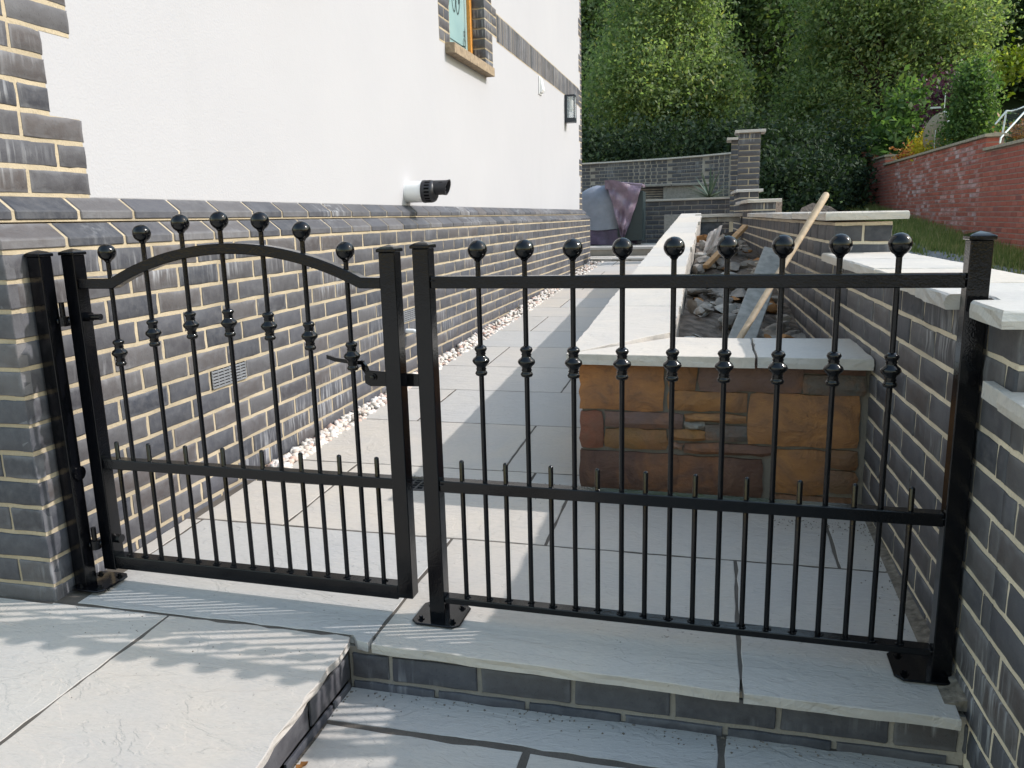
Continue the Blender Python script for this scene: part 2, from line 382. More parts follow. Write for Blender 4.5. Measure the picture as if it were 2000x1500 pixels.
# ------------------------------------------------------------------ slabs
def slab_mesh(pts, zf, thick, chamf=.0016, jit=.0022, step=.05, seed=0):
    """pts: outline corners (counter-clockwise). riven edges, small arris, top follows zf(x, y)"""
    q = random.Random(seed); out = []
    n = len(pts)
    for i in range(n):
        a, b = Vector(pts[i]), Vector(pts[(i+1) % n]); d = b-a; L = d.length; k = max(1, int(L/step)); nn = Vector((d.y, -d.x)).normalized()
        for t in range(k):
            p = a+d*(t/k)
            if t: p = p+nn*q.uniform(-jit, jit)
            out.append(p)
    c = sum(out, Vector((0, 0)))/len(out); m = len(out); vs = []
    for p in out:
        d = (c-p); d = d/max(d.length, 1e-6); ins = p+d*(chamf*q.uniform(.8, 1.7)); z = zf(ins.x, ins.y); vs.append((ins.x, ins.y, z))
    for p in out: z = zf(p.x, p.y); vs.append((p.x, p.y, z-chamf*q.uniform(.7, 1.3)))
    for p in out:
        o = (p-c).normalized()*q.uniform(-jit, jit); z = zf(p.x, p.y); vs.append((p.x+o.x, p.y+o.y, z-thick*.55))
    for p in out: z = zf(p.x, p.y); vs.append((p.x, p.y, z-thick))
    fs = [tuple(range(m))]
    for r in range(3):
        for i in range(m): fs.append((r*m+i, (r+1)*m+i, (r+1)*m+(i+1) % m, r*m+(i+1) % m))
    fs.append(tuple(range(3*m, 4*m))[::-1])
    me = bpy.data.meshes.new('slab'); me.from_pydata(vs, [], fs); me.update(); return me
_sid = [0]
def slab(name, pts, zf, thick, mat, parent, **kw):
    _sid[0] += 1
    return link(name, slab_mesh(pts, zf, thick, seed=_sid[0], **kw), mat, parent)
def rect(x0, x1, y0, y1): return [(x0, y0), (x1, y0), (x1, y1), (x0, y1)]

# ================================================================== SETTING
def lane_z(x, y): return -.4+.066*min(max(y, -14), 22)
def gz(x, y):
    z = lane_z(x, y)-(.06 if x < 4.9 else 0)
    if x < 2.35 and y < 22: z = min(z, -.40+.045*max(y, 0))-.05
    if y > 22: z += .10*(y-22)
    if y > 29: z += .55*(y-29)*(1 if y < 70 else 0)+(0 if y < 70 else .55*41)
    return z
xs = [-300, -120, -60, -35, -20, -12, -6, -2, 0, 2.3, 2.42, 3.2, 4.0, 4.85, 4.95, 5.6, 7, 10, 15, 25, 40, 70, 140, 300]
ys = [-300, -120, -60, -30, -14, -6, -2, 0, 2, 4, 6, 8, 10, 12, 14, 16, 18, 20, 22, 25, 29, 33, 38, 45, 55, 70, 71, 140, 300]
b = MB(); b.add([(x, y, gz(x, y)) for y in ys for x in xs], [(j*len(xs)+i, j*len(xs)+i+1, (j+1)*len(xs)+i+1, (j+1)*len(xs)+i) for j in range(len(ys)-1) for i in range(len(xs)-1)])
g = b.build('ground', M['ground'], smooth='all'); tag(g, kind='structure')
g.data.materials.append(M['hill'])
for p in g.data.polygons:
    cy_ = (g.matrix_basis @ p.center).y; cx_ = (g.matrix_basis @ p.center).x
    if cy_ > 22 or cx_ > 7: p.material_index = 1

# ---- paved path behind the gate (slopes gently up)
def pz(x, y): return .0175+.0370*y if y < 9.3 else .365
path = thing('paved_path', None, None, (1.1, 0, .02)); tag(path, kind='structure')
b = MB(); b.add([(-.01, -.44, pz(0, -.44)-.0016), (2.26, -.44, pz(1, -.44)-.0016), (2.26, .498, pz(1, .498)-.0016), (-.01, .498, pz(0, .498)-.0016)], [(0, 1, 2, 3)])
b.add([(-.01, .628, pz(0, .628)-.0016), (1.32, .628, pz(0, .628)-.0016), (1.5, 9.3, pz(0, 9.299)-.0016), (-.01, 9.3, pz(0, 9.299)-.0016)], [(0, 1, 2, 3)])
b.build('paving_joint', M['joint'], path)
G = .0045
rows = [(-.43, .132, [.062, .952, 1.805, 2.225]), (.132, .500, [.03, .365, 1.25, 2.085, 2.215])]
for (y0, y1, xx) in rows:
    for x0, x1 in zip(xx[:-1], xx[1:]):
        if y0 == -.43:                      # the front row is the step coping: right of the ramp it runs out over the riser
            yy = -.437 if x0 < .9 else None
            if x0 < .9:
                slab('paving_slab', [(x0+G, -.436), (.885, -.44), (.905, -.462), (x1-G-.012, -.468), (x1-G, y1-G), (x0+G, y1-G)], pz, .024, M['slab'], path)
            else:
                slab('paving_slab', [(x0+G-.01, -.470), (x1-G, -.492), (x1-G, y1-G), (x0+G, y1-G)] if x0 < 1.5 else [(x0+G, -.494), (x1, -.498), (x1-.005, y1-G), (x0+G, y1-G)], pz, .024, M['slab'], path, jit=.003)
        else: slab('paving_slab', rect(x0+G, x1-G, y0+G, y1-G), pz, .03, M['slab'], path)
slab('paving_slab', rect(.004, .058, -.22, .125), pz, .03, M['slab'], path)
yb = [.632, .745, 1.345, 1.945, 2.52, 3.13, 3.735, 4.42, 4.935, 5.53, 6.15, 6.75, 7.35, 7.95, 8.6, 9.28]
jx = [.353, .955, .375, .957, .378, .95, .384, .955, .384, .96, .385, .955, .39, .95, .39]
for i in range(len(yb)-1):
    l0 = .075+.012*yb[i]; ends = [l0, jx[i]]+([1.085] if i == 0 else [])+[1.33 if yb[i] < 5 else 1.4]
    for x0, x1 in zip(ends[:-1], ends[1:]): slab('paving_slab', rect(x0+G, x1-G, yb[i]+G, yb[i+1]-G), pz, .03, M['slab'], path, jit=.0015)
# drain channel
dr = thing('drain_channel', 'narrow black slotted drain set across the path behind the gate', 'drain', (1.1, .563, .03))
b = MB(); zt = pz(0, .563)
b.box(.04, 2.2, .505, .622, zt-.10, zt-.022); b.build('channel_body', M['hole'], dr)
b = MB(); b.box(.04, 2.2, .502, .516, zt-.06, zt-.003); b.box(.04, 2.2, .612, .626, zt-.06, zt-.003)
for i in range(4): b.box(.04, 2.2, .516+.0265*i-.004+.004, .516+.0265*i+.006, zt-.022, zt-.005)
for i in range(72): b.box(.045+.03*i, .053+.03*i, .516, .612, zt-.021, zt-.0045)
b.build('grating', M['iron'], dr)

# ---- front left platform, step riser, lower paving
plat = thing('raised_paving', None, None, (.3, -.9, -.02)); tag(plat, kind='structure')
b = MB(); b.add([(-1.6, -2.6, -.0231), (.88, -2.6, -.0231), (.88, -.436, -.0012), (-1.6, -.436, -.0012)], [(0, 1, 2, 3)]); b.box(-1.6, .872, -2.6, -.43, -.4, -.027); b.build('paving_joint', M['joint'], plat)
def fz(x, y): return .0+.010*(y+.44)
slab('paving_slab', [(-.60, -1.30), (.358, -1.30), (.358, -.447), (-.0, -.447), (-.0, -.452), (-.60, -.452)], fz, .024, M['slab'], plat)
slab('paving_slab', [(.365, -1.30), (.925, -1.30), (.914, -1.0), (.902, -.80), (.894, -.62), (.888, -.472), (.880, -.449), (.365, -.447)], fz, .018, M['slab'], plat, jit=.005, step=.035)
slab('paving_slab', rect(-.60, .356, -2.5, -1.31), fz, .024, M['slab'], plat)
slab('paving_slab', rect(.366, .93, -2.5, -1.31), fz, .024, M['slab'], plat, jit=.004)
slab('paving_slab', rect(-1.5, -.61, -2.5, -.46), fz, .024, M['slab'], plat)
LZ = -.135
low = thing('lower_paving', None, None, (1.6, -1, LZ)); tag(low, kind='structure')
b = MB(); b.add([(.86, -3, LZ-.0016), (2.3, -3, LZ-.0016), (2.3, -.43, LZ-.0016), (.86, -.43, LZ-.0016)], [(0, 1, 2, 3)]); b.build('paving_joint', M['joint'], low)
lz = lambda x, y: LZ
for pts in [rect(.872, 1.762, -.588, -.452), rect(1.772, 2.248, -.588, -.452), rect(.882, 1.352, -1.2, -.598), rect(1.362, 2.25, -1.2, -.600), rect(.89, 1.8, -1.8, -1.21), rect(1.81, 2.25, -1.8, -1.21), rect(.89, 2.25, -2.6, -1.81)]:
    slab('paving_slab', pts, lz, .03, M['slab'], low, jit=.003, chamf=.006)
# step risers of blue brick
st = thing('brick_step', 'low step faced in dark blue brick under the overhanging paving below the fence', 'step', (1.55, -.455, LZ))
b = MB(); b.box(.875, 2.25, -.448, -.25, -.3, -.025); b.build('mortar_bed', M['dmortar'], st)
specs = []
for s0, s1 in spans(.885, 2.235, .985, .225): specs.append((s0, -.455, -.105, 0, s1-s0))
for s0, s1 in spans(.885, 2.235, .875, .225): specs.append((s0, -.455, -.180, 0, s1-s0))
emit('brick', specs, M['brick'], st)
st2 = thing('brick_step', 'dark blue brick side face under the raised paving slabs at the bottom', 'step', (.88, -1.2, LZ))
b = MB(); b.box(.70, .872, -2.55, -.46, -.3, -.036); b.build('mortar_bed', M['dmortar'], st2)
specs = []
for s0, s1 in spans(-2.5, -.46, -.66, .225): specs.append((.879, s0, -.108, R(90), s1-s0))
for s0, s1 in spans(-2.5, -.46, -.775, .225): specs.append((.879, s0, -.183, R(90), s1-s0))
emit('brick', specs, M['brick'], st2)
drv = thing('unseen_driveway', None, None, (1, -7, -.2)); tag(drv, kind='structure')  # unseen pale paving behind the camera, added to bounce light onto front faces
def dz(x, y): return (-.03 if x < .9 else LZ)-.01
MB().box(-7, 9, -13, -2.62, -.5, -.17).build('paving_joint', M['joint'], drv)
for i in range(10):
    for j in range(7): slab('paving_slab', rect(-7+1.6*i+.004, -7+1.6*i+1.596, -13+1.48*j+.004, -13+1.48*j+1.476), lambda x, y: -.16, .03, M['slab'], drv, step=.5)
# crumbs of mortar and soil lying in the corners
def litter(name, segs, n, smin, smax, mat, seed):
    q = random.Random(seed); b = MB()
    for _ in range(n):
        (x0, y0, x1, y1, z, sp) = q.choice(segs); t = q.random(); d = abs(q.gauss(0, sp)); nx, ny = -(y1-y0), (x1-x0); L = math.hypot(nx, ny)
        x = x0+(x1-x0)*t-nx/L*d; y = y0+(y1-y0)*t-ny/L*d; s = q.uniform(smin, smax); a = q.uniform(0, 6.3); zz = z(x, y) if callable(z) else z
        b.add([(x+s*math.cos(a+k*2.1)*q.uniform(.6, 1.2), y+s*math.sin(a+k*2.1)*q.uniform(.6, 1.2), zz) for k in range(3)]+[(x, y, zz+s*q.uniform(.5, 1.0))], [(0, 1, 3), (1, 2, 3), (2, 0, 3)])
    return tag(b.build(name, mat), kind='stuff')
litter('grit', [(.885, -.458, 2.24, -.458, LZ, .03), (.885, -2.0, .885, -.47, LZ, .0), (2.238, -.5, 2.238, -1.2, LZ, .03)], 500, .0015, .005, M['dirt'], 3)
litter('grit', [(.0, -.45, .35, -.45, fz, .05), (.3, -.47, .85, -.47, fz, .12)], 50, .0012, .003, M['dirt'], 5)
litter('grit', [(2.215, .5, 2.235, -.40, pz, .035), (1.9, .45, 2.2, .45, pz, .04), (.62, .64, 1.3, .64, pz, .05)], 420, .0015, .0045, M['dirt'], 7)
b = MB(); b.prism([(2.17, .0), (2.26, .0), (2.26, .03)], 'y', -.45, .55); me = b.mesh('x')
for v in me.vertices: v.co.z += pz(0, v.co.y)-.012
tag(link('dirt_fillet', me, M['dirt']), kind='stuff')
# brown leaf at the bottom edge
b = MB(); L0 = Z0 = None
def leaf_shape(c, L, W, rz):
    m = MB(); pts = [(-.5, 0), (-.3, .42), (-.05, .3), (.1, .5), (.3, .25), (.5, .05), (.3, -.25), (.1, -.45), (-.05, -.28), (-.3, -.4)]
    v = [(0, 0, .004)]+[(x*L, y*W, .010*abs(y)+.006*abs(x)+.002) for x, y in pts]; n = len(pts)
    m.add(v, [(0, 1+i, 1+(i+1) % n) for i in range(n)]); me = m.mesh('leaf'); me.transform(Matrix.Translation(c) @ Matrix.Rotation(rz, 4, 'Z')); return me
tag(link('dead_leaf', leaf_shape((.905, -.752, LZ+.002), .032, .020, R(60)), M['deadleaf']), 'curled brown leaf lying on the lower paving beside the brick side face', 'leaf')
# white pebble strip at the foot of the house wall
q = random.Random(9); b = MB()
ico = bmesh.new(); bmesh.ops.create_icosphere(ico, subdivisions=1, radius=1); IV = [tuple(v.co) for v in ico.verts]; IF = [tuple(v.index for v in f.verts) for f in ico.faces]; ico.free()
for _ in range(1500):
    y = .64+8.6*q.random()**1.35; x = q.uniform(.0, .07+.014*y)
    s = q.uniform(.010, .022); R3 = Matrix.Rotation(q.uniform(0, 6.3), 3, 'Z') @ Matrix.Rotation(q.uniform(-.6, .6), 3, 'X'); sc3 = (s*q.uniform(.8, 1.5), s, s*q.uniform(.55, .8))
    b.add([tuple(R3 @ Vector((v[0]*sc3[0], v[1]*sc3[1], v[2]*sc3[2]))+Vector((x+.012, y, pz(0, y)-.004+q.uniform(0, .016)*(1 if x < .06 else .3)))) for v in IV], IF)
me = b.mesh('pebbles', smooth='all'); o = link('pebbles', me, None); tag(o, kind='stuff')
a = N('pebble_mix', .65, .3); a.color(a.ramp(a.rand(), [(0, (.62, .55, .47)), (.4, (.72, .68, .63)), (.7, (.60, .50, .42)), (.85, (.52, .33, .26)), (1, (.74, .72, .70))])); me.materials.append(a.m)

# ================================================================== HOUSE
UX, YE = -.10, 9.32
house = thing('house', 'white rendered house with dark blue brick plinth and corner bricks', 'house', (-3, 4.4, 0))
b = MB(); b.box(-.5, -.003, -.437, YE-.003, -.4, .945); b.build('plinth_core', M['mortar'], house)
b = MB(); b.box(-6, -.5, -.434, YE-.006, -.4, 1.09); b.box(-.5, -.101, -.434+.1, YE-.1, .945, 1.09); b.build('house_core', M['white'], house)
specs = []
for c in range(1, 15):
    z0 = .945-.075*c+.005; off = 0 if c % 2 == 0 else .1125
    for s0, s1 in spans(-.44, YE, off):
        if z0+.065 < pz(0, s0)-.04: continue
        if c == 7 and (abs(s0-.3425) < .02 or abs(s0-2.1425) < .02): continue
        if s1 > YE-.02: s1 = YE
        specs.append((0, s0, z0, R(90), s1-s0))
emit('brick', specs, M['brick'], house)
specs = []
for c in range(1, 14):
    z0 = .945-.075*c+.005
    st_ = [(-.215, .0005), (-.44, -.225)] if c % 2 else [(-.1025, .0005), (-.3275, -.1125), (-.5525, -.3375)]
    for s0, s1 in st_: specs.append((s0, -.4415, z0, 0, s1-s0))
for s in specs: pass
emit('front_brick', specs, M['brick'], house)
specs = []
for c in range(1, 12):
    z0 = .945-.075*c+.005
    for s0, s1 in ([(-.1025, 0), (-.3275, -.1125)] if c % 2 else [(-.215, 0), (-.44, -.225)]): specs.append((s1, YE+.0015, z0, R(180), s1-s0))
emit('far_return_brick', specs, M['brick'], house, 60)
# sloping plinth bricks, two courses
PL = [[(0, .950), (0, .975), (-.05, 1.015), (-.12, 1.015), (-.12, .950)], [(-.05, 1.025), (-.05, 1.049), (-.1, 1.089), (-.12, 1.089), (-.12, 1.025)]]
for k in (0, 1):
    b = MB(); b.prism([(p[0]-.005, p[1]) if i < 3 else p for i, p in enumerate([(PL[k][0][0], PL[k][0][1]-.006), PL[k][1], PL[k][2], (-.13, PL[k][2][1]+.004), (-.13, PL[k][0][1]-.006)])], 'y', -.435+.05*k, YE-.006-.05*k); b.build('plinth_mortar', M['mortar'], house)
    off = [0.0, .112][k]; mesh_p = None
    for i, (s0, s1) in enumerate(spans(-.44+.05*k, YE-.05*k, off)):
        if mesh_p is None or abs(s1-s0-.215) > .004:
            bb = MB(); bb.prism(PL[k], 'y', 0, s1-s0); me = bb.mesh('plinth_brick', bevel=.003, seg=1); me.materials.append(M['brick'])
            if abs(s1-s0-.215) < .004: mesh_p = me
        else: me = mesh_p
        link('plinth_brick', me, None, house, True, Matrix.Translation((0, s0, 0)))
# rendered upper wall with a window opening
WY0, WY1, WZ0 = 3.53, 4.43, 2.19
b = MB()
def wallquad(y0, y1, z0, z1): b.add([(UX, y0, z0), (UX, y1, z0), (UX, y1, z1), (UX, y0, z1)], [(0, 1, 2, 3)])
for (y0, y1, z0, z1) in [(-.34, .62, 1.09, 5.4), (.62, 1.52, 1.09, 2.09), (.62, 1.52, 3.4, 5.4), (1.52, WY0, 1.09, 5.4), (WY0, WY1, 1.09, WZ0-.07), (WY0, WY1, 3.4, 5.4), (WY1, 9.22, 1.09, 5.4)]: wallquad(y0, y1, z0, z1)
b.add([(UX, -.34, 1.09), (-6, -.34, 1.09), (-6, -.34, 5.4), (UX, -.34, 5.4)], [(0, 1, 2, 3)]); b.add([(UX, 9.22, 1.09), (-6, 9.22, 1.09), (-6, 9.22, 5.4), (UX, 9.22, 5.4)], [(3, 2, 1, 0)])
b.add([(UX, -.34, 5.4), (UX, 9.22, 5.4), (-6, 9.22, 5.4), (-6, -.34, 5.4)], [(0, 1, 2, 3)]); b.add([(-6, -.34, 1.09), (-6, 9.22, 1.09), (-6, 9.22, 5.4), (-6, -.34, 5.4)], [(0, 1, 2, 3)])
b.build('rendered_wall', M['white'], house)
# roof with eaves, out of frame but part of the same house
b = MB(); b.prism([(.15, 5.40), (.15, 5.5), (-3.05, 7.5), (-6.25, 5.5), (-6.25, 5.40)], 'y', -.5, 9.4); b.build('roof', M['block'], house)
QX = UX+.0035
def pier_back(name, y0, y1, z0, z1, proud=.0012):
    bb = MB(); bb.box(UX-.03, UX+proud, y0, y1, z0, z1); return bb.build(name, M['mortar'], house)
# corner bricks (toothed three courses long, three short)
specs = []; zq = 1.097
for i in range(28):
    long = (i//3) % 2 == 0; e = -.008 if long else -.118
    odd = i % 2
    lens = [.1025, .215] if odd else [.215, .1025]
    y = e
    for L in lens:
        s = max(y-L, -.34)
        if y-s > .04: specs.append((QX, s, zq+.075*i, R(90), y-s))
        y = s-.01
    pier_back('quoin_mortar', -.338, e-.004 if i % 3 != 5 else e, zq+.075*i-.010, zq+.075*i+.065)
emit('quoin_brick', specs, M['brick'], house)
specs = []
for i in range(52):
    e = 9.0 if (i//3) % 2 == 0 else 9.11
    pier_back('far_quoin_mortar', e+.004, 9.2185, zq+.075*i-.010, zq+.075*i+.065)
    y = e
    while y < 9.2:
        s1 = min(y+(.215 if (i % 2 == 0) == (y == e) else .1025), 9.2195); specs.append((QX, y, zq+.075*i, R(90), s1-y)); y = s1+.01
emit('far_quoin_brick', specs, M['brick'], house, 0, far='far_quoin_bricks')
# soldier course band
sol = [y for y in np.arange(4.80, 8.98, .075)]
pier_back('band_mortar', 4.79, 8.99, 2.448, 2.678)
bb = MB(); bb.box(0, .02, 0, .065, 0, .215); me = bb.mesh('soldier_brick', bevel=.003, seg=1); me.materials.append(M['brick'])
for y in sol: link('soldier_brick', me, None, house, True, Matrix.Translation((QX-.02+rng.uniform(-.0008, .0008), y, 2.455)))
# window
def window(y0, y1, zs, top, sillonly=False):
    wn = link('window', MB().box(UX-.16, UX-.10, y0+.0, y0+.055, zs, top).box(UX-.16, UX-.10, y1-.055, y1, zs, top).box(UX-.16, UX-.10, y0+.055, y1-.055, zs, zs+.055).box(UX-.16, UX-.10, y0+.055, y1-.055, top-.055, top).mesh('window', bevel=.004), M['timber'], house)
    link('pane', MB().box(UX-.135, UX-.128, y0+.055, y1-.055, zs+.055, top-.055).mesh('pane'), M['pane'], wn)
    d = MB(); xp = UX-.1265
    def bar(a, c, wd=.006):
        a, c = Vector(a), Vector(c); t = (c-a).normalized(); nrm = Vector((-t.y, t.x))*wd
        d.add([(xp, *(a+nrm)), (xp, *(a-nrm)), (xp, *(c-nrm)), (xp, *(c+nrm))], [(0, 1, 2, 3)])
    ya, yb_, za, zb = y0+.115, y1-.115, zs+.13, top-.14
    for P, Q in [((ya, za), (yb_, za)), ((yb_, za), (yb_, zb)), ((ya, zb), (yb_, zb)), ((ya, za), (ya, zb))]: bar(P, Q, .004)
    for cx_, sx in ((yb_, -1), (ya, 1)):
        bar((cx_+sx*.012, za+.012), (cx_+sx*.10, za+.0), .003); bar((cx_, za+.16), (cx_+sx*.04, za+.02), .004)
        for k in range(8):
            t0, t1 = k*.8, k*.8+.8; r0 = .03
            bar((cx_+sx*(.035+r0*math.cos(t0)), za+.035+r0*math.sin(t0)), (cx_+sx*(.035+r0*math.cos(t1)), za+.035+r0*math.sin(t1)), .003)
            bar((cx_+sx*(.03+.02*math.cos(t0)), za+.10+.02*math.sin(t0)), (cx_+sx*(.03+.02*math.cos(t1)), za+.10+.02*math.sin(t1)), .003)
    mid = (y0+y1)/2
    for cy_, tilt, hh in [(mid-.20, .10, .34), (mid-.08, -.03, .36), (mid+.07, .0, .36), (mid+.19, -.16, .42)]:   # drooping petals, outlined
        pts = []
        for k in range(17):
            t = 2*math.pi*k/16; u = .045*math.sin(t)*(1-.3*math.cos(t)); v = hh/2*math.cos(t)
            pts.append((cy_+u-tilt*v, zs+.34+hh/2+v*.999))
        for A, B in zip(pts[:-1], pts[1:]): bar(A, B, .007)
        bar((cy_-.0, zs+.42), (cy_-tilt*.2, zs+.34+hh*.9), .011)
    link('lead_pattern', d.mesh('lead_pattern'), M['blacklead'], wn)
    b2 = MB(); b2.prism([(-.03, 2.115-2.19+zs), (-.03, zs-.008), (-.20, zs+.006), (-.20, zs-.075)][::-1], 'y', y0-.11, y1+.02); link('window_sill', b2.mesh('sill', bevel=.004), M['sill'], house)
    return wn
window(WY0, WY1, WZ0, 3.4)
# brick jambs: face bricks left and right, and the reveal
specs = []; rev = []
for i in range(16):
    z0 = 2.19+.075*i-.003
    odd = i % 2
    pat = [(.1025, .1025), (.215,)][odd]
    y = 3.305
    for L in pat: specs.append((QX, y, z0, R(90), L)); y += L+.01
    ext = 4.793 if 4 <= i <= 6 else 4.655
    y = WY1
    for L in ([.1025, .1025, .1275] if odd else [.215, .13]):
        e = min(y+L, ext)
        if e-y > .03: specs.append((QX, y, z0, R(90), e-y))
        y = e+.01
    rev.append((UX-.098, WY1-.002, z0, 0, .0975))
    pier_back('jamb_mortar', 3.303, WY0-.001, z0-.012, z0+.066); pier_back('jamb_mortar', WY1+.001, ext, z0-.012, z0+.066)
emit('jamb_brick', specs, M['brick'], house); emit('reveal_brick', rev, M['brick'], house)
b = MB(); b.box(UX-.2, UX-.001, WY1+.004, WY1+.03, 2.115, 3.4); b.box(UX-.2, UX-.001, WY0-.03, WY0-.002, 2.115, 3.4); b.box(UX-.22, UX-.165, WY0-.02, WY1+.02, 2.1, 3.42); b.build('reveal_mortar', M['mortar'], house)
window(.64, 1.50, 2.115+.075, 3.4)
b = MB(); b.box(UX-.22, UX-.165, .60, 1.54, 2.06, 3.42); b.build('reveal_mortar', M['mortar'], house)
# air bricks
for y0 in (.3425, 2.1425):
    ab = link('air_brick', MB().box(-.012, .001, y0, y0+.215, .4250, .4900).mesh('ab'), M['hole'], house)
    d = MB(); z0, z1 = .4250, .4900
    for i in range(7): d.box(-.004, .004, y0+.0345*i, y0+.0345*i+.008, z0, z1)
    for i in range(6): d.add([(-.002, y0+.002, z0+.0112*i+.006), (-.002, y0+.213, z0+.0112*i+.006), (.0055, y0+.213, z0+.0112*i), (.0055, y0+.002, z0+.0112*i), (-.002, y0+.002, z0+.0112*i+.009), (-.002, y0+.213, z0+.0112*i+.009), (.0055, y0+.213, z0+.0112*i+.003), (.0055, y0+.002, z0+.0112*i+.003)], [(0, 1, 2, 3), (4, 7, 6, 5), (3, 2, 6, 7), (0, 4, 5, 1), (0, 3, 7, 4), (1, 5, 6, 2)])
    link('louvre', d.mesh('louvre'), M['gplastic'], ab)
# boiler flue
fl = thing('boiler_flue', 'white round boiler flue with black plastic terminal sticking out of the white wall', 'flue', (UX, 2.56, 1.168))
FY, FZ = 2.58, 1.168
MB().lathe([(.063, UX), (.0635, UX+.10), (.0635, UX+.105)], (0, FY, FZ), 28, 'x').build('flue_pipe', M['wplastic'], fl, smooth=True)
c = MB().lathe([(.060, UX+.105), (.067, UX+.107), (.068, UX+.12), (.066, UX+.126), (.066, UX+.165), (.060, UX+.178), (.045, UX+.188)], (0, FY, FZ), 28, 'x').build('terminal', M['bplastic'], fl, smooth=True)
d = MB()
for k in range(20):
    aa = 2*math.pi*k/20; d.add([(UX+.130, FY+.0668*math.cos(aa+s), FZ+.0668*math.sin(aa+s)) for s in (0, .16)]+[(UX+.162, FY+.0668*math.cos(aa+s), FZ+.0668*math.sin(aa+s)) for s in (.16, 0)], [(0, 1, 2, 3)])
link('vent_slot', d.mesh('slots'), M['hole'], c)
n = MB().lathe([(.044, UX+.17), (.043, UX+.235), (.046, UX+.262), (.040, UX+.262), (.036, UX+.20)], (0, FY, FZ+.020), 24, 'x'); me = n.mesh('nozzle', smooth=True)
for v in me.vertices:
    if v.co.x > UX+.22: v.co.x += .28*(v.co.z-FZ-.02)
link('nozzle', me, M['bplastic'], c)
d = MB()
for k in range(4): d.box(UX+.215, UX+.24, FY-.034, FY+.034, FZ-.008+.018*k, FZ-.002+.018*k)
link('grille_bar', d.mesh('grille'), M['bplastic'], c)
# lantern, alarm vent, overflow pipe
lt = thing('wall_lantern', 'black box lantern with clear glass on the white wall near its far corner', 'lantern', (UX, 8.0, 2.13))
lx0, lx1, ly0, ly1, lz0, lz1 = UX+.002, UX+.125, 7.93, 8.07, 2.13, 2.45
d = MB(); d.box(lx0, lx0+.02, ly0, ly1, lz0, lz1); d.box(lx0+.02, lx1, ly0, ly1, lz1-.02, lz1); d.box(lx0+.02, lx1, ly0, ly1, lz0, lz0+.05)
for x in (lx1-.012,):
    for y in (ly0, ly1-.012): d.box(x, x+.012, y, y+.012, lz0+.05, lz1-.02)
for y in (ly0, ly1-.012): d.box(lx0+.02, lx0+.030, y, y+.012, lz0+.05, lz1-.02)
d.build('lantern_frame', M['lamp'], lt)
d = MB(); d.box(lx0+.03, lx1-.012, ly0+.003, ly0+.006, lz0+.05, lz1-.02); d.box(lx0+.03, lx1-.012, ly1-.006, ly1-.003, lz0+.05, lz1-.02); d.box(lx1-.006, lx1-.003, ly0+.012, ly1-.012, lz0+.05, lz1-.02); d.build('glass_pane', M['lampglass'], lt)
MB().lathe([(.010, lz1-.02), (.016, lz1-.05), (.030, lz1-.07), (.030, lz1-.17), (.02, lz1-.19)], ((lx0+lx1)/2+.005, 8.0, 0), 14).build('bulb', M['filament'], lt, smooth=True)
vc = thing('vent_cover', 'small white vent flap on the white wall just below the brick band', 'vent', (UX, 6.5, 2.26))
d = MB(); d.box(UX+.001, UX+.012, 6.43, 6.57, 2.255, 2.435); d.build('back_plate', M['wplastic'], vc, bevel=.004)
d = MB(); d.prism([(UX+.012, 2.425), (UX+.022, 2.425), (UX+.045, 2.30), (UX+.030, 2.275), (UX+.012, 2.275)], 'y', 6.45, 6.555); d.build('flap', M['wplastic'], vc, bevel=.004)
op = thing('overflow_pipe', 'short white overflow pipe poking from the brick plinth behind the gate latch', 'pipe', (0, 2.2, .38))
MB().tube([(-.005, 2.2, .372), (.045, 2.2, .372), (.065, 2.2, .366), (.072, 2.2, .350)], .013, 12).build('pipe_bend', M['wplastic'], op, smooth=True)

# ================================================================== RIGHT RETAINING WALL
TH = -.03                                   # the wall runs very slightly inwards going away
def RX(y): return 2.245+TH*(y+.35)
RA = math.atan2(1, TH)                      # direction of the run
ang_r = RA+math.pi                          # local x runs back towards the camera so the face looks to -X
rw = thing('retaining_wall', 'long dark blue brick garden wall stepping up behind the right hand post', 'garden wall', (2.35, 3.5, -.2))
def rpt(y, t=0.0): return (RX(y)+t, y)
secs = [(-2.6, -.515, .637), (-.515, 1.42, .790), (1.42, 5.96, .950), (5.96, 8.0, 1.080), (8.0, 9.28, 1.230)]
b = MB()
for (y0, y1, zt) in secs:
    P = [rpt(y0+.003, .0035), rpt(y0+.003, .218), rpt(y1+.004, .218), rpt(y1+.004, .0035)]
    b.prism(P, 'z', -.5, zt-.003)
b.build('wall_core', M['lmortar'], rw)
specs = []
for c in range(-8, 15):                     # course bottoms at .72 - .075 c
    z0 = .72-.075*c
    for (y0, y1, zt) in secs:
        if z0+.06 > zt: continue
        if z0 < -.24: continue
        off = .083 if c % 2 == 0 else -.025
        for s0, s1 in spans(y0, y1, off, .2195):
            if y0 > -1 and z0+.065 < pz(0, s1)-.06: continue
            x1, yy = rpt(s1); specs.append((x1, s1, z0, ang_r, s1-s0))
    for (y0, y1, zt), zlow in zip(secs[1:], [s[2] for s in secs[:-1]]):           # end faces showing above the lower coping
        if z0+.06 <= zt and z0+.03 > zlow:
            for s0, s1 in ([(0.003, .105), (.116, .2165)] if c % 2 == 0 else [(0.003, .2165)]): specs.append((RX(y0)+s0, y0-.002, z0, 0, s1-s0))
emit('brick', specs, M['brick'], rw)
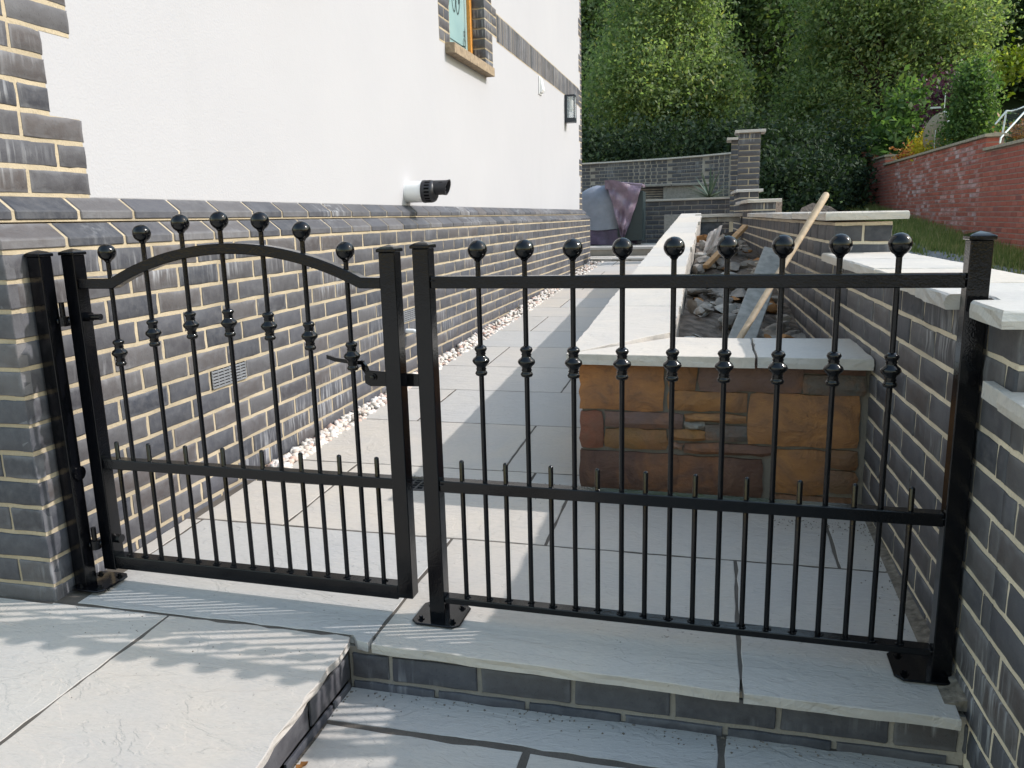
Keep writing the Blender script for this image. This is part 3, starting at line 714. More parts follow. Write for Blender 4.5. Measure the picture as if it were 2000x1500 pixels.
def coping_run(parent, y0, y1, top, lens, over=(.05, .05), end=.04, thick=.032):
    y = y0-end; i = 0
    while y < y1-.02:
        L = lens[i % len(lens)]; e = min(y+L, y1)
        if y1-e < .15: e = y1
        dz = rng.uniform(-.002, .002)
        slab('coping_slab', [(RX(y)-over[0], y+.003), (RX(y)+.215+over[1], y+.003), (RX(e)+.215+over[1], e-.003), (RX(e)-over[0], e-.003)], lambda x, yy, d=dz: top+d, thick, M['coping'], parent, jit=.004, chamf=.005)
        y = e; i += 1
# near piece is notched round the post
slab('coping_slab', [(2.2, -.575), (2.50, -.57), (2.50, -.02), (2.187, -.02), (2.187, -.285), (2.247, -.285), (2.247, -.40), (2.196, -.41)], lambda x, y: .8235, .032, M['coping'], rw, jit=.006, chamf=.004)
coping_run(rw, -.02, 1.42, .8255, [.48, .49, .47], (.042, .05), 0)
coping_run(rw, 1.42, 5.96, .987, [.5, .62, .44, .56], (.042, .05), .05)
coping_run(rw, 5.96, 8.0, 1.116, [.5, .62], (.045, .05), .05)
coping_run(rw, 8.0, 9.28, 1.266, [.5, .6], (.045, .05), .05)
slab('coping_slab', rect(2.225, 2.50, -.66, -.518), lambda x, y: .672, .035, M['coping'], rw, jit=.004)
slab('coping_slab', [(2.232, -1.3), (2.52, -1.3), (2.52, -.667), (2.232, -.667)], lambda x, y: .670, .033, M['coping'], rw, jit=.008, chamf=.006)
slab('coping_slab', rect(2.24, 2.53, -2.6, -1.31), lambda x, y: .670, .033, M['coping'], rw, jit=.005)
slab('coping_slab', rect(2.228, 2.246, -.516, -.415), lambda x, y: .671, .033, M['coping'], rw, jit=.001)

# ================================================================== RAISED BED
bed = thing('raised_bed', 'unfinished raised planter with pale stone coping and rusty sandstone front', 'planter', (1.75, 3, .05))
def bz(y):
    P = [(.4, .538), (.56, .54), (2.54, .646), (4.4, .755), (7.7, 1.0), (9, 1.1)]
    for (a0, z0), (a1, z1) in zip(P[:-1], P[1:]):
        if y <= a1: return z0+(z1-z0)*(y-a0)/(a1-a0)
    return 1.1
def bl(y): return np.interp(y, [.5, 2.5, 4.6, 7.7], [1.243, 1.25, 1.262, 1.33])
def br(y): return np.interp(y, [.5, .85, 3.4, 7.7], [1.62, 1.59, 1.545, 1.565])
# walls under the coping
b = MB(); b.box(1.288, 2.235, .612, .93, -.2, .503); b.build('front_wall', M['smortar'], bed)
b = MB(); yy_ = [.931, 1.6, 2.6, 3.6, 4.6, 5.6, 6.6, 7.65]
vs = []
for y in yy_: vs += [(bl(y)+.045, y, -.2), (br(y)-.003, y, -.2), (br(y)-.003, y, bz(y)-.037), (bl(y)+.045, y, bz(y)-.037)]
fs = [(0, 1, 2, 3), tuple(range(len(vs)-4, len(vs)))[::-1]]
for i in range(len(yy_)-1):
    for k in range(4): fs.append((4*i+k, 4*i+(k+1) % 4, 4*i+4+(k+1) % 4, 4*i+4+k))
b.add(vs, fs); b.build('side_wall', M['rockp'], bed)
b = MB(); b.box(1.36, 1.80, 7.42, 7.62, .1, bz(7.5)-.09); b.build('back_wall', M['block'], bed)
for i, (x0, x1) in enumerate([(1.36, 1.55), (1.56, 1.74), (1.75, 1.99)]):
    MB().box(x0, x1, 7.40, 7.62, bz(7.5)-.088, bz(7.5)-.036).build('brick', M['rockp'], bed, bevel=.004)
slab('coping_slab', rect(1.50, 2.03, 7.36, 7.66), lambda x, y: bz(7.5)+.002, .034, M['coping'], bed)
# coping: two pieces across the front with a mitred corner, then strips going back
slab('coping_slab', [(1.243, .555), (1.86, .548), (1.86, .955), (1.585, .965)], lambda x, y: .540, .036, M['coping'], bed, jit=.003)
slab('coping_slab', [(1.868, .546), (2.212, .542), (2.214, .965), (1.868, .955)], lambda x, y: .542, .036, M['coping'], bed, jit=.003)
ybed = [.56, 1.55, 2.35, 3.05, 3.65, 4.25, 4.8, 5.4, 5.95, 6.55, 7.1, 7.7]
for i in range(len(ybed)-1):
    a0, a1 = ybed[i]+.003, ybed[i+1]-.003
    if i == 0: pts = [(1.243, .560), (1.582, .970), (br(a1)+.0, a1), (bl(a1), a1)]
    else: pts = [(bl(a0)-.003, a0), (br(a0)+rng.uniform(-.012, .012), a0), (br(a1)+rng.uniform(-.012, .012), a1), (bl(a1), a1)]
    slab('coping_slab', pts, lambda x, y: bz(y), .036, M['coping'], bed, jit=.004)
# sandstone pieces of the front face (outline measured on the face)
def rock_face(w_, h_, d, seed, jit=.006, amp=.008):
    q = random.Random(seed); nx = max(3, int(w_/.035)); nz = max(3, int(h_/.03)); vs, fs = [], []
    ph = [q.uniform(0, 6) for _ in range(6)]
    for j in range(nz+1):
        for i in range(nx+1):
            u, v = i/nx, j/nz; e = min(u, 1-u, v, 1-v); ed = e == 0
            x, z = u*w_, v*h_
            cor = (min(u, 1-u)*w_ < .02 and min(v, 1-v)*h_ < .02)
            if ed: x += q.uniform(-jit, jit)*.6; z += q.uniform(-jit, jit)*.6
            if cor: x += (.003 if u < .5 else -.003); z += min(.003, h_*.06)*(1 if v < .5 else -1)
            y = (0.0 if ed else -min(1, e*w_/.012+e*h_/.012)*.010)+amp*(math.sin(9*u*w_*3+ph[0])*math.sin(31*z+ph[1])*.5+math.sin(57*x+ph[2]+20*z)*.3)+q.uniform(-.003, .003)
            if ed: y = .002+q.uniform(-.003, .004)
            vs.append((x, y, z))
    n = nx+1
    for j in range(nz):
        for i in range(nx): fs.append((j*n+i, j*n+i+1, (j+1)*n+i+1, (j+1)*n+i))
    ring = [i for i in range(n)]+[j*n+nx for j in range(1, nz+1)]+[nz*n+i for i in range(nx-1, -1, -1)]+[j*n for j in range(nz-1, 0, -1)]
    base = len(vs); vs += [(vs[i][0], d, vs[i][2]) for i in ring]; k = len(ring)
    fs += [(ring[t], base+t, base+(t+1) % k, ring[(t+1) % k]) for t in range(k)]
    me = bpy.data.meshes.new('stone'); me.from_pydata(vs, [], fs); me.update()
    for p in me.polygons: p.use_smooth = True
    me.set_sharp_from_angle(angle=R(32)); return me
OC, BR_, PU, GR, RD, DK = (.40, .185, .075), (.22, .12, .055), (.17, .11, .095), (.13, .125, .115), (.21, .085, .055), (.14, .085, .07)
stones = [(160, 255, 700, 560, OC), (742, 258, 908, 434, (.29, .14, .06)), (935, 258, 1540, 445, PU), (1562, 345, 1908, 458, GR), (1558, 262, 1908, 335, DK), (742, 447, 1218, 562, (.31, .155, .065)),
          (1248, 458, 1884, 778, (.37, .18, .075)), (158, 568, 308, 788, RD), (332, 573, 828, 668, PU), (848, 583, 1222, 627, (.36, .185, .08)), (848, 632, 968, 672, (.26, .245, .215)), (982, 648, 1228, 742, GR),
          (332, 673, 728, 795, (.22, .125, .055)), (748, 678, 968, 742, (.31, .16, .06)), (757, 760, 833, 794, (.33, .21, .15)), (848, 763, 1382, 832, (.17, .095, .07)), (158, 808, 800, 1075, (.095, .055, .045)), (810, 842, 1330, 1100, (.11, .06, .045)),
          (1408, 798, 1718, 1068, (.33, .16, .065)), (1738, 798, 1892, 914, (.20, .11, .055)), (1743, 928, 1892, 1062, (.16, .10, .06)), (1405, 1078, 1892, 1150, (.17, .09, .05))]
for k, (x0, y0, x1, y1, cc) in enumerate(stones):
    def face(px, py):
        px = px/3.125+1080; py = py/3.125+620; t = px-1133
        return 1.284+t*.001643, .510-(py-(704+.0126*t))*(.001863-t*.00000026)
    X0, Z1 = face(x0, y0); X1, Z0 = face(x1, y1); X0 = max(X0-.005, 1.280); X1 = min(X1+.005, 2.209); Z0 -= .004; Z1 += .004
    o = link('stone', rock_face(X1-X0, Z1-Z0, .03, 50+k), M['stone'], bed, True, Matrix.Translation((X0, .599, Z0))); o.color = (*cc, 1)
# soil and rubble inside
def rz_(x, y): return .30+.062*y+.05*math.sin(3*x+1.7*y)+.03*math.sin(7*x-5*y)
b = MB(); nx, ny = 10, 40
b.add([(1.56+.75*i/nx-.03*(.95+6.5*j/ny)*(i/nx), .95+6.5*j/ny, rz_(1.56+.7*i/nx, .95+6.5*j/ny)) for j in range(ny+1) for i in range(nx+1)], [(j*(nx+1)+i, j*(nx+1)+i+1, (j+1)*(nx+1)+i+1, (j+1)*(nx+1)+i) for j in range(ny) for i in range(nx)])
tag(b.build('soil', M['soil'], smooth='all'), kind='stuff')
def rock_mesh(seed, s):
    q = random.Random(seed); bm = bmesh.new(); bmesh.ops.create_icosphere(bm, subdivisions=2, radius=1)
    pl = [(Vector((q.gauss(0, 1), q.gauss(0, 1), q.gauss(0, 1))).normalized(), q.uniform(.30, .75)) for _ in range(12)]
    for v in bm.verts:
        for nrm, dd in pl:
            t = v.co.dot(nrm)
            if t > dd: v.co -= nrm*(t-dd)
    for v in bm.verts: v.co = Vector((v.co.x*s[0], v.co.y*s[1], v.co.z*s[2]))
    me = bpy.data.meshes.new('rubble_stone'); bm.to_mesh(me); bm.free(); return me
RK = [[rock_mesh(i, (random.Random(i).uniform(.06, .10), random.Random(i+50).uniform(.045, .07), random.Random(i+90).uniform(.022, .045))) for i in range(7)] for _ in range(3)]
for l_, mm in zip(RK, (M['rock'], M['rocko'], M['rockp'])):
    for m_ in l_: m_.materials.append(mm)
q = random.Random(12)
for k in range(200):
    t = q.random()**1.4; y = 1.0+5.6*t; x = q.uniform(1.60, RX(y)-.07)
    kind = q.choices([0, 1, 2], [.72, .1, .18])[0]; s = q.choice([.5, .65, .85, 1.2, 1.5])*(1+.12*y*.3)
    o = link('rubble_stone', q.choice(RK[kind]), None, None, mw=Matrix.Translation((x, y, rz_(x, y)+q.uniform(.0, .05))) @ Matrix.Rotation(q.uniform(0, 6.3), 4, 'Z') @ Matrix.Rotation(q.uniform(-.6, .6), 4, 'X') @ Matrix.Scale(s, 4))
    tag(o, ['broken grey brown stone in the heap of rubble filling the raised bed', 'rusty orange broken stone among the rubble in the raised bed', 'pale flat stone chip among the rubble in the raised bed'][kind], 'stone', ['grey rubble stones in the bed', 'orange rubble stones in the bed', 'pale rubble chips in the bed'][kind])
tag(link('rubble_stone', rock_mesh(77, (.085, .075, .08)), M['rock'], None, mw=Matrix.Translation((2.02, 1.22, .42))), 'round grey stone beside the foot of the leaning slab against the brick wall', 'stone')
# leaning concrete slab and tool handle, batten, bag
def lean_box(P0, P1, wdir, wd, th, name, mat, lab, cat, bevel=.004):
    P0, P1 = Vector(P0), Vector(P1); t = (P1-P0); L = t.length; t.normalize(); wv = Vector(wdir); wv = (wv-t*wv.dot(t)).normalized(); nn = t.cross(wv)
    me = MB().box(0, L, -wd/2, wd/2, -th/2, th/2).mesh(name, bevel=bevel)
    return tag(link(name, me, mat, None, mw=Matrix.Translation(P0) @ Matrix((t, wv, nn)).transposed().to_4x4()), lab, cat)
lean_box((1.815, 1.12, .44), (2.00, 1.92, .81), (.93, .35, 0), .105, .035, 'concrete_slab', M['conc'], 'grey concrete slab leaning against the blue brick wall inside the raised bed', 'slab')
hp = [Vector((1.80, .985, .49)), Vector((2.16, 1.44, 1.065))]; pts = [hp[0].lerp(hp[1], t) for t in (0, .25, .5, .75, .9, .98, .992, 1.0)]
tag(MB().tube(pts, [.0125, .0122, .0125, .0135, .0145, .0145, .012, .005], 12).build('tool_handle', M['handle'], smooth=True), 'pale round wooden tool handle propped diagonally across the raised bed', 'handle')
lean_box((1.66, 4.15, .60), (1.96, 4.75, .885), (0, 0, 1), .03, .045, 'timber_batten', M['batten'], 'short orange timber batten leaning on the wall at the far end of the raised bed', 'timber', .002)
q = random.Random(5); b = MB(); nx, nz = 8, 8; vs = []
for j in range(nz+1):
    for i in range(nx+1):
        u, v = i/nx-.5, j/nz-.5; vs.append((1.70+.10*u-.04*v, 4.55+.10*math.sin(9*u+3*v)*.3+q.uniform(-.012, .012)-.12*v*0, .79-.16*v+.07*u+q.uniform(-.006, .006)))
vs2 = [(x+.01, y+.06, z) for x, y, z in vs]
F = [(j*(nx+1)+i, j*(nx+1)+i+1, (j+1)*(nx+1)+i+1, (j+1)*(nx+1)+i) for j in range(nz) for i in range(nx)]
b.add(vs, F); b.add(vs2, F)
tag(b.build('plastic_bag', M['bag'], smooth='all'), 'crumpled clear plastic bag caught on the batten in the raised bed', 'bag')

# ================================================================== GATE AND FENCE
GA = R(-1.13)
fen = thing('fence_panel', 'fixed black iron fence panel with nine ball topped bars between two square posts', 'fence', (1.05, -.341, .0062), GA)
gate = thing('garden_gate', 'black iron gate with arched top rail and seven ball topped bars', 'gate', (.06, -.3215, .001), GA)
def post(h, z0=0.0, s=.04, cap=True):
    b = MB(); b.box(0, s, 0, s, z0, h); return b
def cap_mesh(s, z):
    e = .004; b = MB(); c = s/2
    b.add([(-e, -e, z), (s+e, -e, z), (s+e, s+e, z), (-e, s+e, z), (-e, -e, z+.008), (s+e, -e, z+.008), (s+e, s+e, z+.008), (-e, s+e, z+.008), (.004, .004, z+.012), (s-.004, .004, z+.012), (s-.004, s-.004, z+.012), (.004, s-.004, z+.012), (c, c, z+.017)],
          [(0, 3, 2, 1), (0, 1, 5, 4), (1, 2, 6, 5), (2, 3, 7, 6), (3, 0, 4, 7), (4, 5, 9, 8), (5, 6, 10, 9), (6, 7, 11, 10), (7, 4, 8, 11), (8, 9, 12), (9, 10, 12), (10, 11, 12), (11, 8, 12)])
    return b
def at_x(me, x): me.transform(Matrix.Translation((x, 0, 0))); return me
PM = M['paint']
BALL = MB().lathe([(.0062, -.026), (.0085, -.0225)]+[(.0225*math.sin(t), -.0225*math.cos(t)) for t in np.linspace(.45, math.pi-.02, 14)], (0, 0, 0), 24).mesh('ball', smooth='all'); BALL.materials.append(PM)
cp = [(.0075, -.037), (.0125, -.035), (.0145, -.030), (.0125, -.026), (.0105, -.023), (.0125, -.0205), (.0105, -.017), (.0125, -.012), (.0185, -.006), (.0205, -.001), (.0185, .004), (.0125, .009), (.0105, .013), (.0120, .016), (.0105, .019), (.0125, .022), (.0150, .027), (.0130, .032), (.0075, .036)]
COLLAR = MB().lathe(cp, (0, 0, 0), 22).mesh('collar', smooth='all'); COLLAR.materials.append(PM)
def weld(seed):
    q = random.Random(seed); b = MB()
    for k in range(5): 
        a_ = q.uniform(0, 6.3); r_ = .0085; b.add([(r_*math.cos(a_)+.0035*v[0], r_*math.sin(a_)+.0035*v[1], .0018*v[2]+.0012) for v in IV], IF)
    me = b.mesh('weld_bead', smooth='all'); me.materials.append(PM); return me
WELD = [weld(i) for i in range(4)]
def bars(parent, xs_long, xs_short, zb, ztop_long, collar_z, ztop_short, yb=.02):
    proto = None
    for x, zt, czz in zip(xs_long, ztop_long, collar_z):
        me = MB().tube([(0, 0, zb), (0, 0, zt-.02)], .0060, 12).mesh('bar', smooth=True); me.materials.append(PM)
        o = link('bar', me, None, parent, False, Matrix.Translation((x, yb, 0)))
        for nm, mm, z in (('ball', BALL, zt), ('collar', COLLAR, czz)):
            c = link(nm, mm, None, o, False, Matrix.Translation((0, 0, z)) @ Matrix.Rotation(rng.uniform(0, 6), 4, 'Z'))
        link('weld_bead', rng.choice(WELD), None, o, False, Matrix.Translation((0, 0, zb)) @ Matrix.Rotation(rng.uniform(0, 6), 4, 'Z'))
    me = MB().lathe([(.0060, zb), (.0060, ztop_short-.004), (.0045, ztop_short-.0012), (.002, ztop_short)], (0, 0, 0), 12).mesh('short_bar', smooth=True); me.materials.append(PM)
    for x in xs_short:
        o = link('short_bar', me, None, parent, False, Matrix.Translation((x, yb, 0)))
        link('weld_bead', rng.choice(WELD), None, o, False, Matrix.Translation((0, 0, zb)) @ Matrix.Rotation(rng.uniform(0, 6), 4, 'Z'))
# fence panel
for x in (0.0, 1.150):
    h = .928; o = link('post', at_x(post(h).mesh('post', bevel=.0022), x), PM, fen, False)
    link('post_cap', at_x(cap_mesh(.04, h).mesh('post_cap', bevel=.0012, seg=1), x), PM, o, False)
def plate(x0, x1, y0, y1, z=.0, t=.006):
    c = .016; P = [(x0+c, y0), (x1-c, y0), (x1, y0+c), (x1, y1-c), (x1-c, y1), (x0+c, y1), (x0, y1-c), (x0, y0+c)]
    return MB().prism(P, 'z', z, z+t)
def base_plate(parent, x0, x1, y0, y1, z=0.0):
    o = link('base_plate', plate(x0, x1, y0, y1, z).mesh('base_plate', bevel=.0015, seg=1), PM, parent, False)
    for x in (x0+.022, x1-.022):
        for y in (y0+.022, y1-.022): link('bolt', MB().lathe([(.0095, z+.006), (.0095, z+.0085), (.0055, z+.0085), (.0055, z+.0135), (.003, z+.0145)], (x, y, 0), 6).mesh('bolt'), PM, o, False)
base_plate(fen, -.042, .086, -.032, .088); base_plate(fen, 1.075, 1.195, -.028, .092)
for nm, z0, z1, y0, y1 in (('top_rail', .839, .867, .005, .035), ('middle_rail', .345, .373, .005, .035), ('bottom_rail', .050, .066, .004, .036)):
    link(nm, MB().box(.0405, 1.1495, y0, y1, z0-.003, z1-.003).mesh(nm, bevel=.002), PM, fen, False)
sh = lambda xw: .0115*(xw-1.725)
fl_ = [.158+.1085*k+sh(1.208+.1085*k) for k in range(9)]; fs_ = [.1005+.1092*k+sh(1.15+.1092*k) for k in range(10)]
bars(fen, fl_, fs_, .063, [.922]*9, [.668]*9, .421)
for x in (.0435, 1.1465):
    for z in (.06, .36, .853): link('weld_bead', WELD[0], None, fen, False, Matrix.Translation((x, .008, z)) @ Matrix.Scale(.9, 4))
# gate
for x, b0 in ((0.0, .046), (.906, .056)):
    h = .930 if x == 0 else .926; o = link('stile', at_x(post(h, b0).mesh('stile', bevel=.0022), x), PM, gate, False)
    link('post_cap', at_x(cap_mesh(.04, h).mesh('post_cap', bevel=.0012, seg=1), x), PM, o, False)
link('middle_rail', MB().box(.0405, .9055, .005, .035, .345, .373).mesh('r', bevel=.002), PM, gate, False)
b = MB(); b.box(.0405, .9055, 0.002, .038, .050, .088); link('bottom_rail', b.mesh('r', bevel=.002), PM, gate, False)
# arched top rail: flat ends, sharp kinks, even arc
arc = [(.0405, .868), (.140, .868)]
x0, x1, zk, zp = .140, .855, .868, .953
half = (x1-x0)/2; sag = zp-zk; rad = (half*half+sag*sag)/(2*sag)
for t in np.linspace(-1, 1, 29)[1:-1]:
    xx = t*half; arc.append((x0+half+xx, zp-rad+math.sqrt(rad*rad-xx*xx)))
arc += [(.855, .868), (.9055, .867)]
b = MB(); n = len(arc); vs = []; T = .026
for i, (x, z) in enumerate(arc):
    a0 = arc[max(i-1, 0)]; a1 = arc[min(i+1, n-1)]; d0 = Vector((x-a0[0], z-a0[1])); d1 = Vector((a1[0]-x, a1[1]-z))
    d0 = d0.normalized() if d0.length else d1.normalized(); d1 = d1.normalized() if d1.length else d0
    t = (d0+d1).normalized(); nn = Vector((t.y, -t.x)); k = T/max(.5, nn.dot(Vector((d0.y, -d0.x))))
    vs += [(x, .005, z), (x, .035, z), (x+nn.x*k, .035, z+nn.y*k), (x+nn.x*k, .005, z+nn.y*k)]
fs = [(0, 1, 2, 3), tuple(range(4*n-4, 4*n))[::-1]]
for i in range(n-1):
    for k in range(4): fs.append((4*i+k, 4*i+4+k, 4*i+4+(k+1) % 4, 4*i+(k+1) % 4))
b.add(vs, fs); link('top_rail', b.mesh('top_rail', smooth=True, bevel=.0018, seg=1), PM, gate, False)
gx = [v-.06+sh(v) for v in (.208, .321, .4375, .549, .662, .7715, .882)]
bars(gate, gx, [v-.06+sh(v) for v in (.159, .261, .377, .491, .607, .719, .827, .929)], .088, [.935, .982, 1.005, 1.009, 1.005, .980, .930], [.671, .726, .748, .755, .748, .725, .677], .422)
# latch: flat bar through to the post, bolt, curved lever
lb = link('latch_bar', MB().prism([(.832, .604), (.846, .597), (.992, .601), (.992, .630), (.846, .637), (.836, .634), (.831, .622)], 'y', .041, .047).mesh('latch', bevel=.001, seg=1), PM, gate, False)
link('bolt', MB().lathe([(.010, -.0), (.010, .004), (.006, .004), (.006, .010), (.003, .011)], (0, 0, 0), 12).mesh('bolt', smooth=True), PM, lb, False, Matrix.Translation((.855, .041, .620)) @ Matrix.Rotation(R(90), 4, 'X'))
lev = MB()
pv = [(.728, .668), (.752, .661), (.785, .657), (.815, .655), (.828, .655)]
for i in range(len(pv)-1):
    (xa, za), (xb, zb) = pv[i], pv[i+1]; lev.add([(xa, .046, za-.005), (xb, .046, zb-.005), (xb, .046, zb+.005), (xa, .046, za+.005), (xa, .054, za-.005), (xb, .054, zb-.005), (xb, .054, zb+.005), (xa, .054, za+.005)], [(0, 1, 2, 3), (4, 7, 6, 5), (3, 2, 6, 7), (0, 4, 5, 1), (0, 3, 7, 4), (1, 5, 6, 2)])
lev.add([(.822, .046, .662), (.835, .046, .648), (.842, .046, .630), (.832, .046, .626), (.822, .046, .64), (.822, .054, .662), (.835, .054, .648), (.842, .054, .630), (.832, .054, .626), (.822, .054, .64)], [(0, 1, 2, 3, 4), (9, 8, 7, 6, 5), (0, 5, 6, 1), (1, 6, 7, 2), (2, 7, 8, 3), (3, 8, 9, 4), (4, 9, 5, 0)])
link('latch_lever', lev.mesh('lever'), PM, lb, False)
link('hinge_bolt', MB().tube([(.038, .02, .766), (.085, .02, .766)], .0085, 12).tube([(.04, .02, .766), (.055, .02, .766)], .013, 6).mesh('hb', smooth=True), PM, gate, False)
link('hinge_bolt', MB().tube([(.038, .02, .135), (.056, .02, .135)], .013, 8).mesh('hb', smooth=True), PM, gate, False)
# hinge post by the house corner
hpst = thing('hinge_post', 'square black hinge post standing beside the corner of the house', 'gate post', (.0075, -.378, .012))
o = link('post', post(.918, .006).mesh('post', bevel=.0022), PM, hpst, False); link('post_cap', cap_mesh(.04, .918).mesh('cap', bevel=.0012, seg=1), PM, o, False)
base_plate(hpst, -.004, .104, -.020, .100, 0.0)
for z in (.748, .118):
    e = link('hinge_eye', MB().tube([(.040, .03, z), (.064, .048, z)], .0085, 10).lathe([(.008, z-.014), (.014, z-.013), (.014, z+.012), (.008, z+.013)], (.052, .038, 0), 14).mesh('eye', smooth=True), PM, hpst, False)
    link('hinge_pin', MB().tube([(.052, .038, z+.012), (.052, .038, z+.050)], .0068, 12).mesh('pin', smooth=True), PM, e, False)
link('latch_tab', MB().lathe([(.006, 0), (.020, 0), (.020, .005), (.006, .005)], (0, 0, 0), 18, 'x').mesh('tab', smooth=True), PM, hpst, False, Matrix.Translation((.0405, .028, .33)))

# ================================================================== FAR GARDEN STRUCTURES
pil = thing('brick_pillar', 'tall square blue brick pillar with flat stone cap at the far wall', 'pillar', (2.13, 9.4, 1.2))
PX0, PX1, PY0, PY1 = 1.995, 2.275, 9.30, 9.58; PW = PX1-PX0
MB().box(PX0+.006, PX1-.006, PY0+.006, PY1-.006, .3, 2.03).build('pillar_core', M['mortar'], pil)
specs = []
for i in range(14):
    z0 = .98+.075*i
    if i % 2 == 0: rr = [(0, PW)]
    else: rr = [(0, PW/2-.008), (PW/2+.008, PW)]
    for s0, s1 in rr: specs.append((PX0+s0, PY0, z0, 0, s1-s0))
    specs.append((PX0, PY1-.001, z0, R(-90), PW/2-.007)); specs.append((PX0, PY0+PW/2-.006, z0, R(-90), PW/2-.008))
emit('brick', specs, M['brick'], pil)
slab('pillar_cap', rect(PX0-.05, PX1+.06, PY0-.05, PY1+.05), lambda x, y: 2.062, .035, M['coping'], pil)
pr2 = thing('brick_pier', 'slim blue brick pier with stone cap just behind the tall pillar', 'pillar', (1.98, 10.9, 1.2))
MB().box(1.93, 2.03, 10.806, 11.2, .3, 2.06).build('pier_core', M['mortar'], pr2)
emit('brick', [(1.925, 10.80, .88+.075*i, 0, .105) for i in range(16)], M['brick'], pr2)
slab('pier_cap', rect(1.86, 2.05, 10.74, 11.25), lambda x, y: 2.10, .035, M['coping'], pr2)
# curved wall
cw = thing('curved_wall', 'curved dark blue brick boundary wall in front of the trees', 'garden wall', (.5, 15.8, .6))
cpts = [(-3.2, 16.35), (-1.07, 16.25), (.66, 15.75), (1.4, 15.35), (2.03, 14.85)]
def cpos(s):
    for (x0, y0), (x1, y1) in zip(cpts[:-1], cpts[1:]):
        L = math.hypot(x1-x0, y1-y0)
        if s <= L: t = s/L; return x0+(x1-x0)*t, y0+(y1-y0)*t, math.atan2(y1-y0, x1-x0)
        s -= L
    return x1, y1, math.atan2(y1-y0, x1-x0)
TOT = sum(math.hypot(x1-x0, y1-y0) for (x0, y0), (x1, y1) in zip(cpts[:-1], cpts[1:]))
b = MB(); n = len(cpts)
off = []
for i, (x, y) in enumerate(cpts): off.append((x+.01, y+.006)); 
vs = [(x+.002, y+.006, .2) for x, y in cpts]+[(x+.002, y+.006, 2.14) for x, y in cpts]+[(x+.06, y+.23, .2) for x, y in cpts]+[(x+.06, y+.23, 2.14) for x, y in cpts]
fs = []
for i in range(n-1): fs += [(i, i+1, n+i+1, n+i), (n+i, n+i+1, 3*n+i+1, 3*n+i), (2*n+i+1, 2*n+i, 3*n+i, 3*n+i+1)]
b.add(vs, fs); b.build('wall_core', M['dmortar'], cw)
specs = []
for c in range(22):
    z0 = 2.065-.075*c
    s = .01 if c % 2 else .12
    while s < TOT-.12:
        hd = (2.9 < s < 3.75) or s > 4.9
        L = .1025 if hd else .215
        if 4.25 < s < 4.45: L = .2
        x, y, an = cpos(s); specs.append((x, y, z0, an, L)); s += L+(.03 if hd else .012)
emit('brick', specs, M['brick'], cw)
for i in range(14):
    s0, s1 = TOT*i/14, TOT*(i+1)/14-.006; xa, ya, an = cpos(s0); xb, yb2, _ = cpos(s1); nx_, ny_ = -math.sin(an), math.cos(an)
    slab('coping_slab', [(xa-nx_*.04, ya-ny_*.04), (xb-nx_*.04, yb2-ny_*.04), (xb+nx_*.27, yb2+ny_*.27), (xa+nx_*.27, ya+ny_*.27)], lambda x, y: 2.172, .03, M['coping'], cw)
# patio and steps beyond the house corner
pat = thing('far_patio', None, None, (.6, 10.8, .4)); tag(pat, kind='structure')
MB().box(-2.5, 1.36, 9.95, 13.2, .0, .50).build('patio_base', M['dmortar'], pat)
MB().box(-2.5, 1.36, 9.30, 9.95, .0, .385).build('patio_base', M['dmortar'], pat)
for x0, x1 in ((-1.6, -.6), (-.59, .30), (.31, 1.35)):
    slab('paving_slab', rect(x0, x1, 9.30, 9.62), lambda x, y: .40, .03, M['slab'], pat); slab('paving_slab', rect(x0, x1, 9.93, 10.5), lambda x, y: .535, .035, M['slab'], pat)
    slab('paving_slab', rect(x0, x1, 9.63, 9.92), lambda x, y: .405, .03, M['slab'], pat); slab('paving_slab', rect(x0, x1, 10.51, 11.6), lambda x, y: .535, .035, M['slab'], pat)
pw = thing('planter_wall', 'dark blue brick planter wall with thin coping under the spiky plant', 'garden wall', (1.2, 11.3, .5))
ax, ay, bx, by = .30, 11.62, 1.98, 10.95; an = math.atan2(by-ay, bx-ax); LL = math.hypot(bx-ax, by-ay); un = (math.cos(an), math.sin(an)); pn = (-un[1], un[0])
def PWp(s, t): return (ax+un[0]*s+pn[0]*t, ay+un[1]*s+pn[1]*t)
MB().prism([PWp(0, .006), PWp(LL, .006), PWp(LL, .2), PWp(0, .2)], 'z', .3, 1.205).build('wall_core', M['dmortar'], pw)
specs = []
for c in range(10):
    z0 = 1.135-.075*c
    for s0, s1 in spans(0, LL, 0 if c % 2 else .11, .225): specs.append((*PWp(s0, 0), z0, an, s1-s0))
emit('brick', specs, M['brick'], pw)
MB().prism([PWp(0, -.03), PWp(LL, -.03), PWp(LL, .45), PWp(0, .45)], 'z', 1.208, 1.238).build('coping', M['coping'], pw, bevel=.004)
MB().prism([PWp(.3, .1), PWp(LL, .1), PWp(LL, 2.4), PWp(.3, 2.4)], 'z', .3, 1.20).build('planter_fill', M['soil'], pw)
pan = tag(MB().box(1.02, 1.30, 9.5, 9.53, .54, .99).build('stone_panel', M['conc'], bevel=.004), 'pale grey flat stone panel standing beside the far end of the bed coping', 'panel')
tr = thing('terrace_wall', 'pale grey terrace wall with stone coping below the curved wall', 'garden wall', (.9, 13.7, 1.2))
MB().box(.75, 1.55, 13.55, 13.8, 1.0, 1.51).build('wall_face', M['conc'], tr); MB().box(-.6, .74, 13.75, 14.0, 1.0, 1.51).build('wall_recess', M['block'], tr)
for k in range(5): MB().box(-.6, .73, 13.735, 13.748, 1.28+.045*k, 1.30+.045*k).build('slat', M['rockp'], tr)
